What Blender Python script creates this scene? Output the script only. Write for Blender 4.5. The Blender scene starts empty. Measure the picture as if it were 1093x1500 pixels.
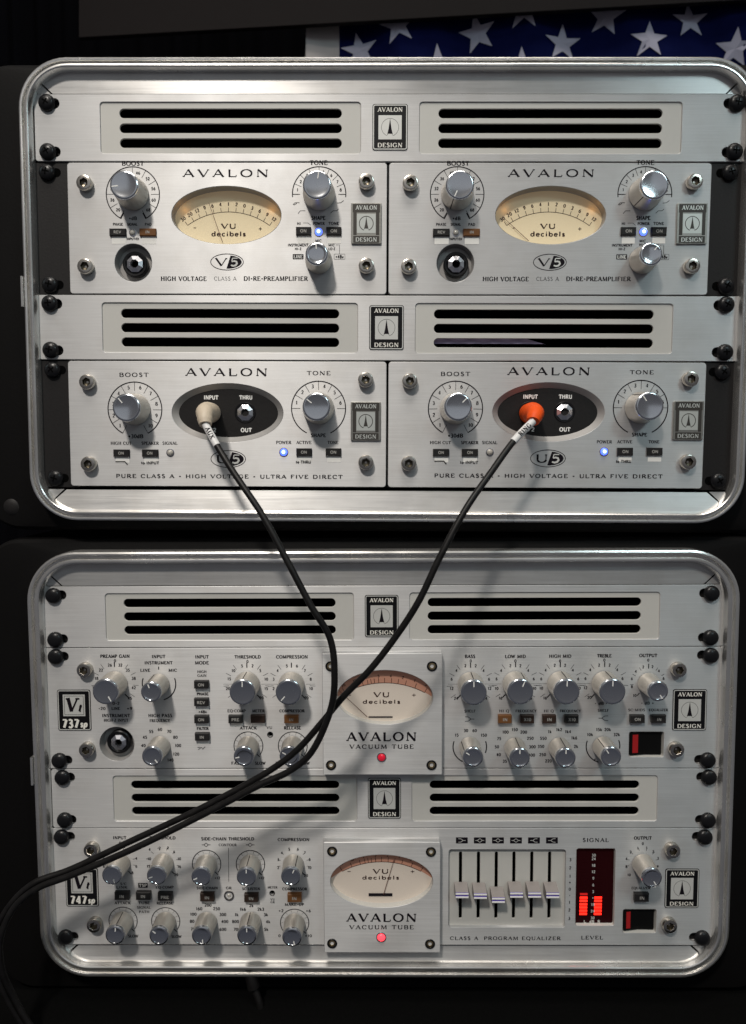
import bpy, bmesh, math, random
from mathutils import Matrix, Vector
random.seed(7)
MM = 0.001
SC = bpy.context.scene
COL = SC.collection

# ------------------------------------------------------------------ camera
FPX, CXP, CYP = 1083.0, 546.5, 750.0          # focal length and centre of the 1093x1500 photograph
PITCH, YAW, DIST = math.radians(4.21), math.radians(0.5), 519.0
CAM = Vector((DIST * math.sin(YAW), -DIST * math.cos(PITCH), DIST * math.sin(PITCH)))
FW = (-CAM).normalized()
RT = FW.cross(Vector((0, 0, 1))).normalized()
UP = RT.cross(FW)
cd = bpy.data.cameras.new('camera'); cam = bpy.data.objects.new('camera', cd); COL.objects.link(cam)
cd.sensor_fit = 'HORIZONTAL'; cd.sensor_width = 36; cd.lens = FPX / 1093 * 36
cd.clip_start = 0.01; cd.clip_end = 50
m = Matrix((RT, UP, -FW)).transposed().to_4x4(); m.translation = CAM * MM
cam.matrix_world = m
cd.dof.use_dof = True; cd.dof.focus_distance = 0.512; cd.dof.aperture_fstop = 9.0
SC.camera = cam

# ------------------------------------------------------------------ world, lamps, exposure
w = bpy.data.worlds.new('World'); SC.world = w; w.use_nodes = True
nt = w.node_tree; bg = nt.nodes['Background']
tc = nt.nodes.new('ShaderNodeTexCoord'); sx = nt.nodes.new('ShaderNodeSeparateXYZ')
rp = nt.nodes.new('ShaderNodeValToRGB'); mr = nt.nodes.new('ShaderNodeMapRange')
nt.links.new(tc.outputs['Generated'], sx.inputs[0]); nt.links.new(sx.outputs['Z'], mr.inputs[0])
mr.inputs[1].default_value = -0.6; mr.inputs[2].default_value = 0.8
rp.color_ramp.elements[0].color = (0.15, 0.155, 0.185, 1); rp.color_ramp.elements[1].color = (0.34, 0.33, 0.33, 1)
nt.links.new(mr.outputs[0], rp.inputs[0]); nt.links.new(rp.outputs[0], bg.inputs[0])
bg.inputs[1].default_value = 0.40

def lamp(name, loc, target, power, size, col, shape='DISK', size_y=None):
    l = bpy.data.lights.new(name, 'AREA'); l.energy = power; l.shape = shape; l.size = size; l.color = col
    if size_y: l.size_y = size_y
    o = bpy.data.objects.new(name, l); COL.objects.link(o); o.location = loc
    o.rotation_euler = (Vector(target) - Vector(loc)).to_track_quat('-Z', 'Y').to_euler()
    return o
sl0 = bpy.data.lights.new('hall_lamp', 'SPOT'); sl0.energy = 225; sl0.color = (1.0, 0.935, 0.855); sl0.shadow_soft_size = 0.13
sl0.spot_size = math.radians(30); sl0.spot_blend = 1.0
so0 = bpy.data.objects.new('hall_lamp', sl0); COL.objects.link(so0); so0.location = (-0.55, -1.75, 1.98)
so0.rotation_euler = (Vector((-0.08, 0, -0.20)) - Vector(so0.location)).to_track_quat('-Z', 'Y').to_euler()
lamp('hall_lamp_cool', (1.15, -1.55, 1.25), (0.1, 0, 0), 7, 0.5, (0.72, 0.95, 1.0))
lamp('overhead_fill', (0.1, -0.9, 2.6), (0, 0.1, 0), 32, 1.5, (1.0, 0.94, 0.86), 'RECTANGLE', 0.7)  # added soft fill from above, gives base light and lightens the shadows
lamp('front_fill', (0.0, -3.2, 0.95), (0, 0, 0.2), 2.6, 3.0, (0.86, 0.92, 1.0), 'RECTANGLE', 1.4)  # added unseen panel behind the camera, mirrored in the upper knob caps
SC.view_settings.view_transform = 'Standard'; SC.view_settings.look = 'None'
SC.view_settings.exposure = -0.12; SC.view_settings.gamma = 1.0
SC.cycles.use_denoising = True
SC.cycles.max_bounces = 8

# ------------------------------------------------------------------ materials
MAT = {}
def mat(name, col, rough=0.5, metal=0.0, emit=None, estr=0.0, aniso=0.0, noise=0.0, nscale=(60, 60, 60), bump=0.0,
        spec=0.5, rvar=0.0, coat=0.0, alpha_glass=False, tangent=(0, 0, 1), ior=1.45, stain=0.0):
    mt = bpy.data.materials.new(name); mt.use_nodes = True
    t = mt.node_tree; b = t.nodes['Principled BSDF']
    c = (col[0], col[1], col[2], 1)
    b.inputs['Base Color'].default_value = c; b.inputs['Roughness'].default_value = rough
    b.inputs['Metallic'].default_value = metal; b.inputs['Specular IOR Level'].default_value = spec
    b.inputs['Coat Weight'].default_value = coat; b.inputs['IOR'].default_value = ior
    if alpha_glass:
        b.inputs['Transmission Weight'].default_value = 1.0
    if emit:
        b.inputs['Emission Color'].default_value = (*emit, 1); b.inputs['Emission Strength'].default_value = estr
    if aniso:
        b.inputs['Anisotropic'].default_value = aniso
        v = t.nodes.new('ShaderNodeCombineXYZ')
        for i in range(3): v.inputs[i].default_value = tangent[i]
        t.links.new(v.outputs[0], b.inputs['Tangent'])
    if noise or bump or rvar or stain:
        g = t.nodes.new('ShaderNodeNewGeometry'); mp = t.nodes.new('ShaderNodeMapping')
        mp.inputs['Scale'].default_value = nscale
        t.links.new(g.outputs['Position'], mp.inputs['Vector'])
        n = t.nodes.new('ShaderNodeTexNoise'); n.inputs['Scale'].default_value = 1.0
        n.inputs['Detail'].default_value = 4.0
        t.links.new(mp.outputs[0], n.inputs['Vector'])
        if noise:
            mx = t.nodes.new('ShaderNodeMix'); mx.data_type = 'RGBA'
            mx.inputs[6].default_value = tuple(max(0, x * (1 - noise)) for x in col) + (1,)
            mx.inputs[7].default_value = tuple(min(1, x * (1 + noise)) for x in col) + (1,)
            t.links.new(n.outputs['Fac'], mx.inputs[0])
            last = mx.outputs[2]
            if stain:
                n2 = t.nodes.new('ShaderNodeTexNoise'); n2.inputs['Scale'].default_value = 22.0
                n2.inputs['Detail'].default_value = 6.0; n2.inputs['Roughness'].default_value = 0.65
                t.links.new(g.outputs['Position'], n2.inputs['Vector'])
                r2 = t.nodes.new('ShaderNodeMapRange'); r2.inputs[1].default_value = 0.45; r2.inputs[2].default_value = 0.75
                r2.inputs[3].default_value = 0.0; r2.inputs[4].default_value = stain
                t.links.new(n2.outputs['Fac'], r2.inputs[0])
                m2 = t.nodes.new('ShaderNodeMix'); m2.data_type = 'RGBA'
                m2.inputs[7].default_value = (col[0] * 0.62, col[1] * 0.57, col[2] * 0.5, 1)
                t.links.new(last, m2.inputs[6]); t.links.new(r2.outputs[0], m2.inputs[0])
                last = m2.outputs[2]
            t.links.new(last, b.inputs['Base Color'])
        if rvar:
            r = t.nodes.new('ShaderNodeMapRange')
            r.inputs[3].default_value = rough - rvar; r.inputs[4].default_value = rough + rvar
            t.links.new(n.outputs['Fac'], r.inputs[0]); last_r = r.outputs[0]
            if stain:
                n3 = t.nodes.new('ShaderNodeTexNoise'); n3.inputs['Scale'].default_value = 30.0; n3.inputs['Detail'].default_value = 5.0
                t.links.new(g.outputs['Position'], n3.inputs['Vector'])
                r3 = t.nodes.new('ShaderNodeMapRange'); r3.inputs[3].default_value = -0.09; r3.inputs[4].default_value = 0.09
                t.links.new(n3.outputs['Fac'], r3.inputs[0])
                ad = t.nodes.new('ShaderNodeMath'); ad.operation = 'ADD'
                t.links.new(last_r, ad.inputs[0]); t.links.new(r3.outputs[0], ad.inputs[1]); last_r = ad.outputs[0]
            t.links.new(last_r, b.inputs['Roughness'])
        if bump:
            bp = t.nodes.new('ShaderNodeBump'); bp.inputs['Strength'].default_value = bump
            bp.inputs['Distance'].default_value = 0.0002
            t.links.new(n.outputs['Fac'], bp.inputs['Height']); t.links.new(bp.outputs[0], b.inputs['Normal'])
    MAT[name] = mt
    return mt
BR = (25, 1500, 1500)     # brushing runs along X
mat('brushed', (0.53, 0.53, 0.53), 0.54, 0.62, aniso=0.8, noise=0.16, nscale=BR, rvar=0.05, bump=0.10, stain=0.28)
mat('insert', (0.50, 0.49, 0.46), 0.55, 0.1, noise=0.02, nscale=(300, 300, 300))
mat('rim', (0.80, 0.79, 0.77), 0.25, 0.90, noise=0.10, nscale=(35, 35, 35), rvar=0.07, bump=0.02, stain=0.35)
mat('strip', (0.56, 0.555, 0.545), 0.36, 0.7, aniso=0.6, noise=0.10, nscale=(25, 900, 900), rvar=0.08, bump=0.12, stain=0.30)
mat('shell', (0.0028, 0.0025, 0.0025), 0.6, spec=0.14, noise=0.25, nscale=(500, 500, 500), bump=0.35)
mat('inside', (0.003, 0.003, 0.003), 0.95, spec=0.02)
mat('ear', (0.010, 0.009, 0.009), 0.55, spec=0.3, noise=0.3, nscale=(700, 700, 700), bump=0.4)
mat('blackscrew', (0.007, 0.007, 0.008), 0.3, spec=0.3, noise=0.2, nscale=(400, 400, 400))
mat('recessblack', (0.002, 0.002, 0.002), 0.9, spec=0.02)
mat('steel', (0.62, 0.58, 0.52), 0.22, 1.0, noise=0.12, nscale=(300, 300, 300), rvar=0.08)
mat('socketshade', (0.10, 0.085, 0.06), 0.3, 0.9)  # shade inside the steel screw sockets, painted as a darker metal
mat('brass', (0.72, 0.56, 0.30), 0.28, 1.0)
mat('chrome', (0.66, 0.66, 0.70), 0.14, 1.0)
mat('nutchrome', (0.80, 0.80, 0.84), 0.30, 1.0)
mat('ringdark', (0.006, 0.006, 0.007), 0.35, spec=0.3)
mat('knobbody', (0.66, 0.62, 0.56), 0.36, 0.8, noise=0.08, nscale=(200, 200, 200), rvar=0.05, stain=0.12)
mat('knobcap', (0.78, 0.80, 0.83), 0.15, 1.0, noise=0.03, nscale=(90, 90, 90), rvar=0.03)
mat('ink', (0.006, 0.004, 0.007), 0.6, spec=0.15)
mat('inkthin', (0.03, 0.028, 0.028), 0.6, spec=0.15)
mat('whiteink', (0.72, 0.70, 0.64), 0.55)
mat('offwhite', (0.80, 0.79, 0.76), 0.5)
mat('badgeblack', (0.005, 0.005, 0.006), 0.4, spec=0.25)
mat('badgelight', (0.60, 0.60, 0.575), 0.4, 0.3)
mat('pewter', (0.36, 0.35, 0.32), 0.35, 0.85, noise=0.2, nscale=(600, 600, 600), bump=0.2)
mat('pewterdark', (0.055, 0.05, 0.045), 0.5, 0.5)
mat('pewterlight', (0.58, 0.60, 0.57), 0.35, 0.5)
mat('wallgrey', (0.34, 0.33, 0.32), 0.5, 0.3, noise=0.08, nscale=(200, 200, 200))
mat('dial', (0.78, 0.67, 0.45), 0.6, emit=(1.0, 0.68, 0.34), estr=0.10)
mat('dialwhite', (0.60, 0.53, 0.46), 0.6, emit=(1.0, 0.80, 0.62), estr=0.07)
mat('dialband', (0.50, 0.245, 0.165), 0.6, emit=(1.0, 0.45, 0.28), estr=0.03)
mat('dialprint', (0.035, 0.014, 0.010), 0.6, spec=0.1)
mat('needle', (0.10, 0.03, 0.015), 0.5)
mat('glass', (1, 1, 1), 0.02, alpha_glass=True, ior=1.02)
mat('ledblue', (0.25, 0.35, 1.0), 0.3, emit=(0.16, 0.24, 1.0), estr=9.0)
mat('ledblueco', (0.1, 0.15, 0.8), 0.3, emit=(0.06, 0.12, 1.0), estr=3.0)
mat('ledspot', (0.6, 0.7, 1.0), 0.3, emit=(0.45, 0.6, 1.0), estr=3.0)
mat('ledoff', (0.42, 0.40, 0.36), 0.15, spec=0.8)
mat('ledred', (0.5, 0.01, 0.03), 0.2, emit=(1.0, 0.02, 0.05), estr=0.25)
mat('ledredon', (0.8, 0.05, 0.07), 0.25, emit=(1.0, 0.06, 0.08), estr=1.8)
mat('segon', (0.8, 0.04, 0.02), 0.4, emit=(1.0, 0.012, 0.006), estr=2.6)
mat('segdim', (0.3, 0.01, 0.01), 0.4, emit=(1.0, 0.02, 0.015), estr=0.35)
mat('redglass', (0.012, 0.001, 0.002), 0.6, spec=0.1, emit=(1.0, 0.01, 0.02), estr=0.004)
mat('redstrip', (0.28, 0.01, 0.012), 0.4, emit=(1.0, 0.03, 0.03), estr=0.05)
mat('button', (0.020, 0.019, 0.019), 0.4, spec=0.2)
mat('rocker', (0.005, 0.005, 0.005), 0.35, spec=0.15)
mat('buttonbrown', (0.034, 0.021, 0.016), 0.4, spec=0.2)
mat('buttonamber', (0.13, 0.058, 0.022), 0.4, spec=0.25, emit=(1.0, 0.35, 0.08), estr=0.012)
mat('palepatch', (0.82, 0.80, 0.76), 0.5, 0.0)
mat('buttonink', (0.30, 0.29, 0.27), 0.6)
mat('slider', (0.27, 0.245, 0.235), 0.45, 0.2)
mat('rubber', (0.006, 0.0055, 0.0055), 0.45, spec=0.3, noise=0.6, nscale=(160, 160, 160), rvar=0.12, bump=0.15)
mat('plugcream', (0.52, 0.44, 0.34), 0.5, noise=0.06, nscale=(250, 250, 250))
mat('plugorange', (0.78, 0.085, 0.008), 0.5, spec=0.25, noise=0.06, nscale=(250, 250, 250))
mat('labelwhite', (0.64, 0.635, 0.63), 0.45)
mat('purple', (0.10, 0.07, 0.33), 0.4)
mat('flagblue', (0.004, 0.0068, 0.052), 0.9, spec=0.06, bump=0.5, noise=0.25, nscale=(90, 90, 90))
mat('flagwhite', (0.48, 0.46, 0.56), 0.9, spec=0.06)
mat('flagheader', (0.50, 0.46, 0.45), 0.9, spec=0.06)
mat('curtain', (0.003, 0.003, 0.0045), 0.95, spec=0.05)
mat('board', (0.0125, 0.0088, 0.0085), 0.7, spec=0.2, noise=0.1, nscale=(30, 30, 30))
mat('table', (0.0022, 0.0022, 0.0022), 0.95, spec=0.05, noise=0.5, nscale=(900, 900, 900), bump=0.5)
mat('lavender', (0.30, 0.24, 0.36), 0.8)

gm = bpy.data.materials.new('glass_cover'); gm.use_nodes = True; gt = gm.node_tree; gt.nodes.remove(gt.nodes['Principled BSDF'])
g1 = gt.nodes.new('ShaderNodeBsdfTransparent'); g2 = gt.nodes.new('ShaderNodeBsdfGlossy'); g2.inputs['Roughness'].default_value = 0.04
g3 = gt.nodes.new('ShaderNodeMixShader'); g4 = gt.nodes.new('ShaderNodeValue'); g4.outputs[0].default_value = 0.05
gt.links.new(g4.outputs[0], g3.inputs[0]); gt.links.new(g1.outputs[0], g3.inputs[1]); gt.links.new(g2.outputs[0], g3.inputs[2])
gt.links.new(g3.outputs[0], gt.nodes['Material Output'].inputs[0]); MAT['glass_cover'] = gm

# ------------------------------------------------------------------ frames: photograph pixels -> millimetres on the racks
ROLL = [0.0]; PIV = [(0.0, 0.0)]
def frame(roll, piv): ROLL[0] = roll; PIV[0] = piv
def P(px, py, h=0.0):
    """point of the plane h mm in front of the faceplates seen at that pixel, in the frame of the current case"""
    d = FW * FPX + RT * (px - CXP) - UP * (py - CYP)
    t = (-h - CAM.y) / d.y
    p = CAM + d * t
    c, s = math.cos(ROLL[0]), math.sin(ROLL[0]); x, z = p.x - PIV[0][0], p.z - PIV[0][1]
    return (x * c - z * s + PIV[0][0], x * s + z * c + PIV[0][1])
def toworld(x, z):
    c, s = math.cos(ROLL[0]), math.sin(ROLL[0]); x -= PIV[0][0]; z -= PIV[0][1]
    return (x * c + z * s + PIV[0][0], -x * s + z * c + PIV[0][1])

ORG = {}
def thing(name, label, cat, x, y, z, group=None):
    o = bpy.data.objects.new(name, None); COL.objects.link(o); o.empty_display_size = 0.02
    wx, wz = toworld(x, z)
    o.location = (wx * MM, y * MM, wz * MM); o.rotation_euler = (0, ROLL[0], 0)
    o['label'] = label; o['category'] = cat
    if group: o['group'] = group
    ORG[o] = (x, y, z)
    return o
def part(name, mesh, material, parent, x=None, y=0.0, z=None, label=None):
    """a mesh part; its mesh is local to (x, y, z), given in the frame of the case"""
    px_, py_, pz_ = ORG[parent]
    if x is None: x, y, z = px_, py_, pz_
    o = bpy.data.objects.new(name, mesh); COL.objects.link(o); o.parent = parent
    o.location = ((x - px_) * MM, (y - py_) * MM, (z - pz_) * MM)
    if material:
        if len(mesh.materials) == 0: mesh.materials.append(MAT[material])
        elif mesh.materials[0] != MAT[material]:
            o.material_slots[0].link = 'OBJECT'; o.material_slots[0].material = MAT[material]
    if label: o['label'] = label
    ORG[o] = (x, y, z)
    return o

# ------------------------------------------------------------------ mesh helpers (millimetres; +h is towards the viewer)
class G:
    def __init__(s, sub=1): s.v = []; s.f = []; s.n = 0; s.sub = sub
    def add(s, vs, fs):
        k = len(s.v); s.v += vs; s.f += [tuple(i + k for i in f) for f in fs]; return s
    def poly(s, pts, h=0.0): return s.add([(x, -h, z) for x, z in pts], [tuple(range(len(pts)))])
    def ribbon(s, pts, wd, h=0.0, closed=False):
        s.n += 1; h = h + 0.004 * (s.n % 9)
        if not isinstance(wd, (list, tuple)): wd = [wd] * len(pts)
        if s.sub > 1:
            q = s.sub; L_ = len(pts) - 1
            wd = [wd[i] + (wd[i + 1] - wd[i]) * k / q for i in range(L_) for k in range(q)] + [wd[-1]]
            pts = [tuple(u + (v - u) * k / q for u, v in zip(pts[i], pts[i + 1])) for i in range(L_) for k in range(q)] + [pts[-1]]
        n = len(pts)
        vs = []
        for i in range(n):
            a = pts[i - 1] if (i or closed) else pts[i]; b = pts[(i + 1) % n] if (i < n - 1 or closed) else pts[i]
            dx, dz = b[0] - a[0], b[1] - a[1]; l = math.hypot(dx, dz) or 1
            nx, nz = -dz / l * wd[i] / 2, dx / l * wd[i] / 2
            vs += [(pts[i][0] + nx, -h, pts[i][1] + nz), (pts[i][0] - nx, -h, pts[i][1] - nz)]
        fs = []
        for i in range(n if closed else n - 1):
            j = (i + 1) % n; fs.append((2 * i, 2 * i + 1, 2 * j + 1, 2 * j))
        return s.add(vs, fs)
    def box(s, x0, x1, z0, z1, h0, h1, tx=0.0, tz=0.0, dx=0.0, dz=0.0):
        """box from h0 (back) to h1 (front); the front face is tx, tz smaller on each side"""
        vs = []
        for h, a, b, ox, oz in ((h0, 0, 0, 0, 0), (h1, tx, tz, dx, dz)):
            vs += [(x0 + a + ox, -h, z0 + b + oz), (x1 - a + ox, -h, z0 + b + oz), (x1 - a + ox, -h, z1 - b + oz), (x0 + a + ox, -h, z1 - b + oz)]
        return s.add(vs, [(4, 5, 6, 7), (3, 2, 1, 0), (0, 1, 5, 4), (1, 2, 6, 5), (2, 3, 7, 6), (3, 0, 4, 7)])
    def lathe(s, prof, n=32, hexr=(), caps=True, phase=0.0):
        k = len(s.v); m_ = len(prof)
        for q, (r, h) in enumerate(prof):
            for i in range(n):
                a = 2 * math.pi * i / n + phase; rr = r
                if q in hexr:
                    b = (a % (math.pi / 3)) - math.pi / 6; rr = r * math.cos(math.pi / 6) / math.cos(b)
                s.v.append((rr * math.cos(a), -h, rr * math.sin(a)))
        for q in range(m_ - 1):
            for i in range(n):
                j = (i + 1) % n
                s.f.append((k + q * n + i, k + q * n + j, k + (q + 1) * n + j, k + (q + 1) * n + i))
        if caps: s.f.append(tuple(k + (m_ - 1) * n + i for i in range(n)))
        return s
    def loft(s, rings, closed=True, cap=False):
        k = len(s.v); n = len(rings[0])
        for r in rings: s.v += list(r)
        for q in range(len(rings) - 1):
            for i in range(n if closed else n - 1):
                j = (i + 1) % n
                s.f.append((k + q * n + i, k + q * n + j, k + (q + 1) * n + j, k + (q + 1) * n + i))
        if cap:
            s.f.append(tuple(k + i for i in reversed(range(n)))); s.f.append(tuple(k + (len(rings) - 1) * n + i for i in range(n)))
        return s
    def mesh(s, name, smooth=None):
        me = bpy.data.meshes.new(name)
        me.from_pydata([(x * MM, y * MM, z * MM) for x, y, z in s.v], [], s.f)
        me.update()
        if smooth:
            for p in me.polygons: p.use_smooth = True
            me.set_sharp_from_angle(angle=math.radians(smooth))
        return me

def rrect(cx, cz, w_, h_, r, n=6):
    r = min(r, w_ / 2 - 1e-4, h_ / 2 - 1e-4); out = []
    for sx_, sz_, a0 in ((1, 1, 0), (-1, 1, 90), (-1, -1, 180), (1, -1, 270)):
        for i in range(n + 1):
            a = math.radians(a0 + 90 * i / n)
            out.append((cx + sx_ * (w_ / 2 - r) + r * math.cos(a), cz + sz_ * (h_ / 2 - r) + r * math.sin(a)))
    return out
def ell(cx, cz, rx, rz, n=64, a0=0, a1=360):
    full = abs(a1 - a0) >= 360; k = n if full else n + 1
    return [(cx + rx * math.cos(math.radians(a0 + (a1 - a0) * i / n)), cz + rz * math.sin(math.radians(a0 + (a1 - a0) * i / n))) for i in range(k)]

def plate(outlines, t, bevel=0.2, front=0.0):
    """a plate t mm thick with holes (2nd and later outlines) and softened edges, its front face at h = front"""
    c = bpy.data.curves.new('tmp', 'CURVE'); c.dimensions = '2D'; c.fill_mode = 'BOTH'
    c.extrude = max(1e-6, (t / 2 - bevel)); c.bevel_depth = bevel; c.bevel_resolution = 1; c.offset = -bevel
    for o in outlines:
        sp = c.splines.new('POLY'); sp.points.add(len(o) - 1); sp.use_cyclic_u = True
        for q, (x, z) in zip(sp.points, o): q.co = (x, z, 0, 1)
    ob = bpy.data.objects.new('tmp', c)
    me = bpy.data.meshes.new_from_object(ob)
    bpy.data.objects.remove(ob); bpy.data.curves.remove(c)
    me.transform(Matrix.Scale(MM, 4) @ Matrix.Translation((0, -(front - t / 2), 0)) @ Matrix.Rotation(math.pi / 2, 4, 'X'))
    me.update(); return me

CACHE = {}
def cached(key, fn):
    if key not in CACHE: CACHE[key] = fn()
    return CACHE[key]

# ------------------------------------------------------------------ lettering: a small stroke alphabet with thick and thin strokes
GL = {}
def gl(ch, w_, *st): GL[ch] = (w_, st)
T_, N_, A_, S_ = 'T', 'N', 'A', 'S'
gl('A', .92, (N_, (.07, 0), (.46, 1)), (T_, (.44, 1), (.85, 0)), (N_, (.2, .33), (.7, .33)), (S_, .07, 0), (S_, .85, 0))
gl('B', .82, (T_, (.16, 0), (.16, 1)), (N_, (.1, .97), (.42, .97)), (A_, .42, .75, .25, .22, 90, -90), (N_, (.16, .53), (.44, .53)), (A_, .44, .28, .3, .25, 90, -90), (N_, (.1, .03), (.44, .03)))
gl('C', .92, (A_, .5, .5, .41, .48, 42, 318), (N_, (.8, .86), (.82, .66)))
gl('D', .96, (T_, (.16, 0), (.16, 1)), (N_, (.08, .97), (.42, .97)), (A_, .42, .5, .44, .47, 90, -90), (N_, (.08, .03), (.42, .03)))
gl('E', .78, (T_, (.16, 0), (.16, 1)), (N_, (.08, .97), (.66, .97)), (N_, (.16, .52), (.54, .52)), (N_, (.08, .03), (.7, .03)), (N_, (.66, .97), (.68, .78)), (N_, (.7, .03), (.73, .24)))
gl('F', .74, (T_, (.16, 0), (.16, 1)), (N_, (.08, .97), (.66, .97)), (N_, (.16, .52), (.54, .52)), (N_, (.66, .97), (.68, .78)), (S_, .16, 0))
gl('G', 1.0, (A_, .5, .5, .41, .48, 42, 320), (T_, (.82, .06), (.82, .42)), (N_, (.66, .42), (.94, .42)), (N_, (.8, .86), (.82, .68)))
gl('H', .98, (T_, (.17, 0), (.17, 1)), (T_, (.81, 0), (.81, 1)), (N_, (.17, .52), (.81, .52)), (S_, .17, 0), (S_, .81, 0), (S_, .17, 1), (S_, .81, 1))
gl('I', .4, (T_, (.2, 0), (.2, 1)), (S_, .2, 0), (S_, .2, 1))
gl('J', .5, (T_, (.32, .15), (.32, 1)), (N_, (.32, .15), (.1, .0)), (S_, .32, 1))
gl('K', .9, (T_, (.17, 0), (.17, 1)), (N_, (.17, .42), (.74, 1)), (T_, (.36, .58), (.82, 0)), (S_, .17, 0), (S_, .17, 1), (S_, .74, 1), (S_, .82, 0))
gl('L', .74, (T_, (.16, 0), (.16, 1)), (N_, (.08, .03), (.68, .03)), (N_, (.68, .03), (.71, .26)), (S_, .16, 1))
gl('M', 1.15, (N_, (.14, 0), (.18, 1)), (T_, (.18, 1), (.57, .05)), (N_, (.57, .05), (.95, 1)), (T_, (.95, 1), (1.0, 0)), (S_, .14, 0), (S_, 1.0, 0))
gl('N', 1.0, (N_, (.15, 0), (.15, 1)), (T_, (.15, 1), (.85, 0)), (N_, (.85, 0), (.85, 1)), (S_, .15, 0), (S_, .85, 1))
gl('O', 1.0, (A_, .5, .5, .42, .48, 0, 360))
gl('P', .76, (T_, (.16, 0), (.16, 1)), (N_, (.08, .97), (.4, .97)), (A_, .4, .73, .28, .24, 90, -90), (N_, (.16, .49), (.4, .49)), (S_, .16, 0))
gl('Q', 1.0, (A_, .5, .5, .42, .48, 0, 360), (T_, (.55, .12), (.9, -.14)))
gl('R', .86, (T_, (.16, 0), (.16, 1)), (N_, (.08, .97), (.4, .97)), (A_, .4, .74, .27, .23, 90, -90), (N_, (.16, .51), (.4, .51)), (T_, (.38, .51), (.8, 0)), (S_, .16, 0), (S_, .8, 0))
gl('S', .68, ('C', [(.56, .84), (.46, .95), (.33, .98), (.18, .92), (.12, .76), (.2, .62), (.36, .53), (.52, .42), (.58, .26), (.51, .08), (.34, .02), (.2, .05), (.1, .17)]))
gl('T', .82, (T_, (.41, 0), (.41, 1)), (N_, (.05, .97), (.77, .97)), (N_, (.05, .97), (.04, .76)), (N_, (.77, .97), (.78, .76)), (S_, .41, 0))
gl('U', .94, (T_, (.17, 1), (.17, .33)), (A_, .48, .33, .31, .31, 180, 360), (N_, (.79, .33), (.79, 1)), (S_, .17, 1), (S_, .79, 1))
gl('V', .92, (T_, (.07, 1), (.47, 0)), (N_, (.47, 0), (.85, 1)), (S_, .07, 1), (S_, .85, 1))
gl('W', 1.25, (T_, (.08, 1), (.36, 0)), (N_, (.36, 0), (.62, .95)), (T_, (.62, .95), (.9, 0)), (N_, (.9, 0), (1.17, 1)), (S_, .08, 1), (S_, 1.17, 1))
gl('X', .88, (T_, (.1, 1), (.78, 0)), (N_, (.1, 0), (.76, 1)), (S_, .1, 0), (S_, .76, 1), (S_, .1, 1), (S_, .78, 0))
gl('Y', .86, (T_, (.08, 1), (.43, .48)), (N_, (.43, .48), (.78, 1)), (T_, (.43, 0), (.43, .5)), (S_, .43, 0), (S_, .08, 1), (S_, .78, 1))
gl('Z', .8, (N_, (.1, .97), (.7, .97)), (T_, (.7, .97), (.08, .03)), (N_, (.08, .03), (.72, .03)))
gl('0', .7, (A_, .35, .5, .26, .48, 0, 360))
gl('1', .5, (T_, (.27, 0), (.27, 1)), (N_, (.27, 1), (.1, .82)), (S_, .27, 0))
gl('2', .68, ('C', [(.1, .75), (.16, .92), (.33, .98), (.5, .92), (.56, .74), (.48, .52), (.08, .05)]), (N_, (.08, .04), (.6, .04)))
gl('3', .66, ('C', [(.1, .88), (.3, .98), (.5, .88), (.5, .66), (.3, .53), (.52, .42), (.55, .2), (.4, .03), (.22, .02), (.08, .12)]))
gl('4', .7, (N_, (.46, 1), (.06, .3)), (N_, (.06, .28), (.64, .28)), (T_, (.47, 0), (.47, 1)))
gl('5', .68, (N_, (.16, .97), (.56, .97)), (N_, (.16, .97), (.13, .55)), ('C', [(.13, .55), (.32, .62), (.5, .54), (.56, .32), (.46, .08), (.28, .01), (.08, .1)]))
gl('6', .7, ('C', [(.52, .95), (.3, .85), (.13, .55), (.1, .3), (.22, .05), (.4, .02), (.56, .15), (.56, .42), (.42, .57), (.24, .54), (.12, .4)]))
gl('7', .66, (N_, (.08, .96), (.58, .96)), (T_, (.58, .96), (.24, 0)))
gl('8', .7, (A_, .35, .75, .2, .22, 0, 360), (A_, .35, .27, .25, .26, 0, 360))
gl('9', .7, ('C', [(.18, .05), (.4, .15), (.57, .45), (.6, .7), (.48, .95), (.3, .98), (.14, .85), (.14, .58), (.28, .43), (.46, .46), (.58, .6)]))
gl('-', .5, (T_, (.08, .45), (.42, .45))); gl('+', .66, (T_, (.08, .45), (.58, .45)), (T_, (.33, .18), (.33, .72)))
gl('.', .3, (T_, (.1, .08), (.2, .08))); gl('*', .4, (T_, (.1, .5), (.3, .5))); gl('/', .5, (N_, (.05, 0), (.45, 1)))
gl(' ', .45)
gl('d', .7, (A_, .3, .32, .22, .31, 0, 360), (T_, (.54, 0), (.54, 1)), (N_, (.42, .98), (.54, .98)))
gl('e', .62, (A_, .31, .32, .23, .31, 0, 325), (N_, (.08, .34), (.54, .34)))
gl('c', .58, (A_, .31, .32, .22, .31, 45, 315))
gl('i', .34, (T_, (.17, 0), (.17, .62)), (T_, (.12, .88), (.22, .88)), (S_, .17, 0))
gl('b', .7, (T_, (.14, 0), (.14, 1)), (A_, .38, .32, .22, .31, 0, 360), (N_, (.04, .98), (.14, .98)))
gl('l', .34, (T_, (.17, 0), (.17, 1)), (S_, .17, 0))
gl('s', .52, ('C', [(.42, .52), (.26, .62), (.12, .54), (.13, .42), (.38, .24), (.41, .1), (.26, .01), (.08, .1)]))
gl('p', .7, (T_, (.14, -.32), (.14, .62)), (A_, .38, .32, .22, .31, 0, 360))
gl('t', .44, (T_, (.2, .08), (.2, .88)), (N_, (.04, .62), (.4, .62)), (N_, (.2, .06), (.38, .06)))
gl('o', .64, (A_, .32, .32, .24, .31, 0, 360))
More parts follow.
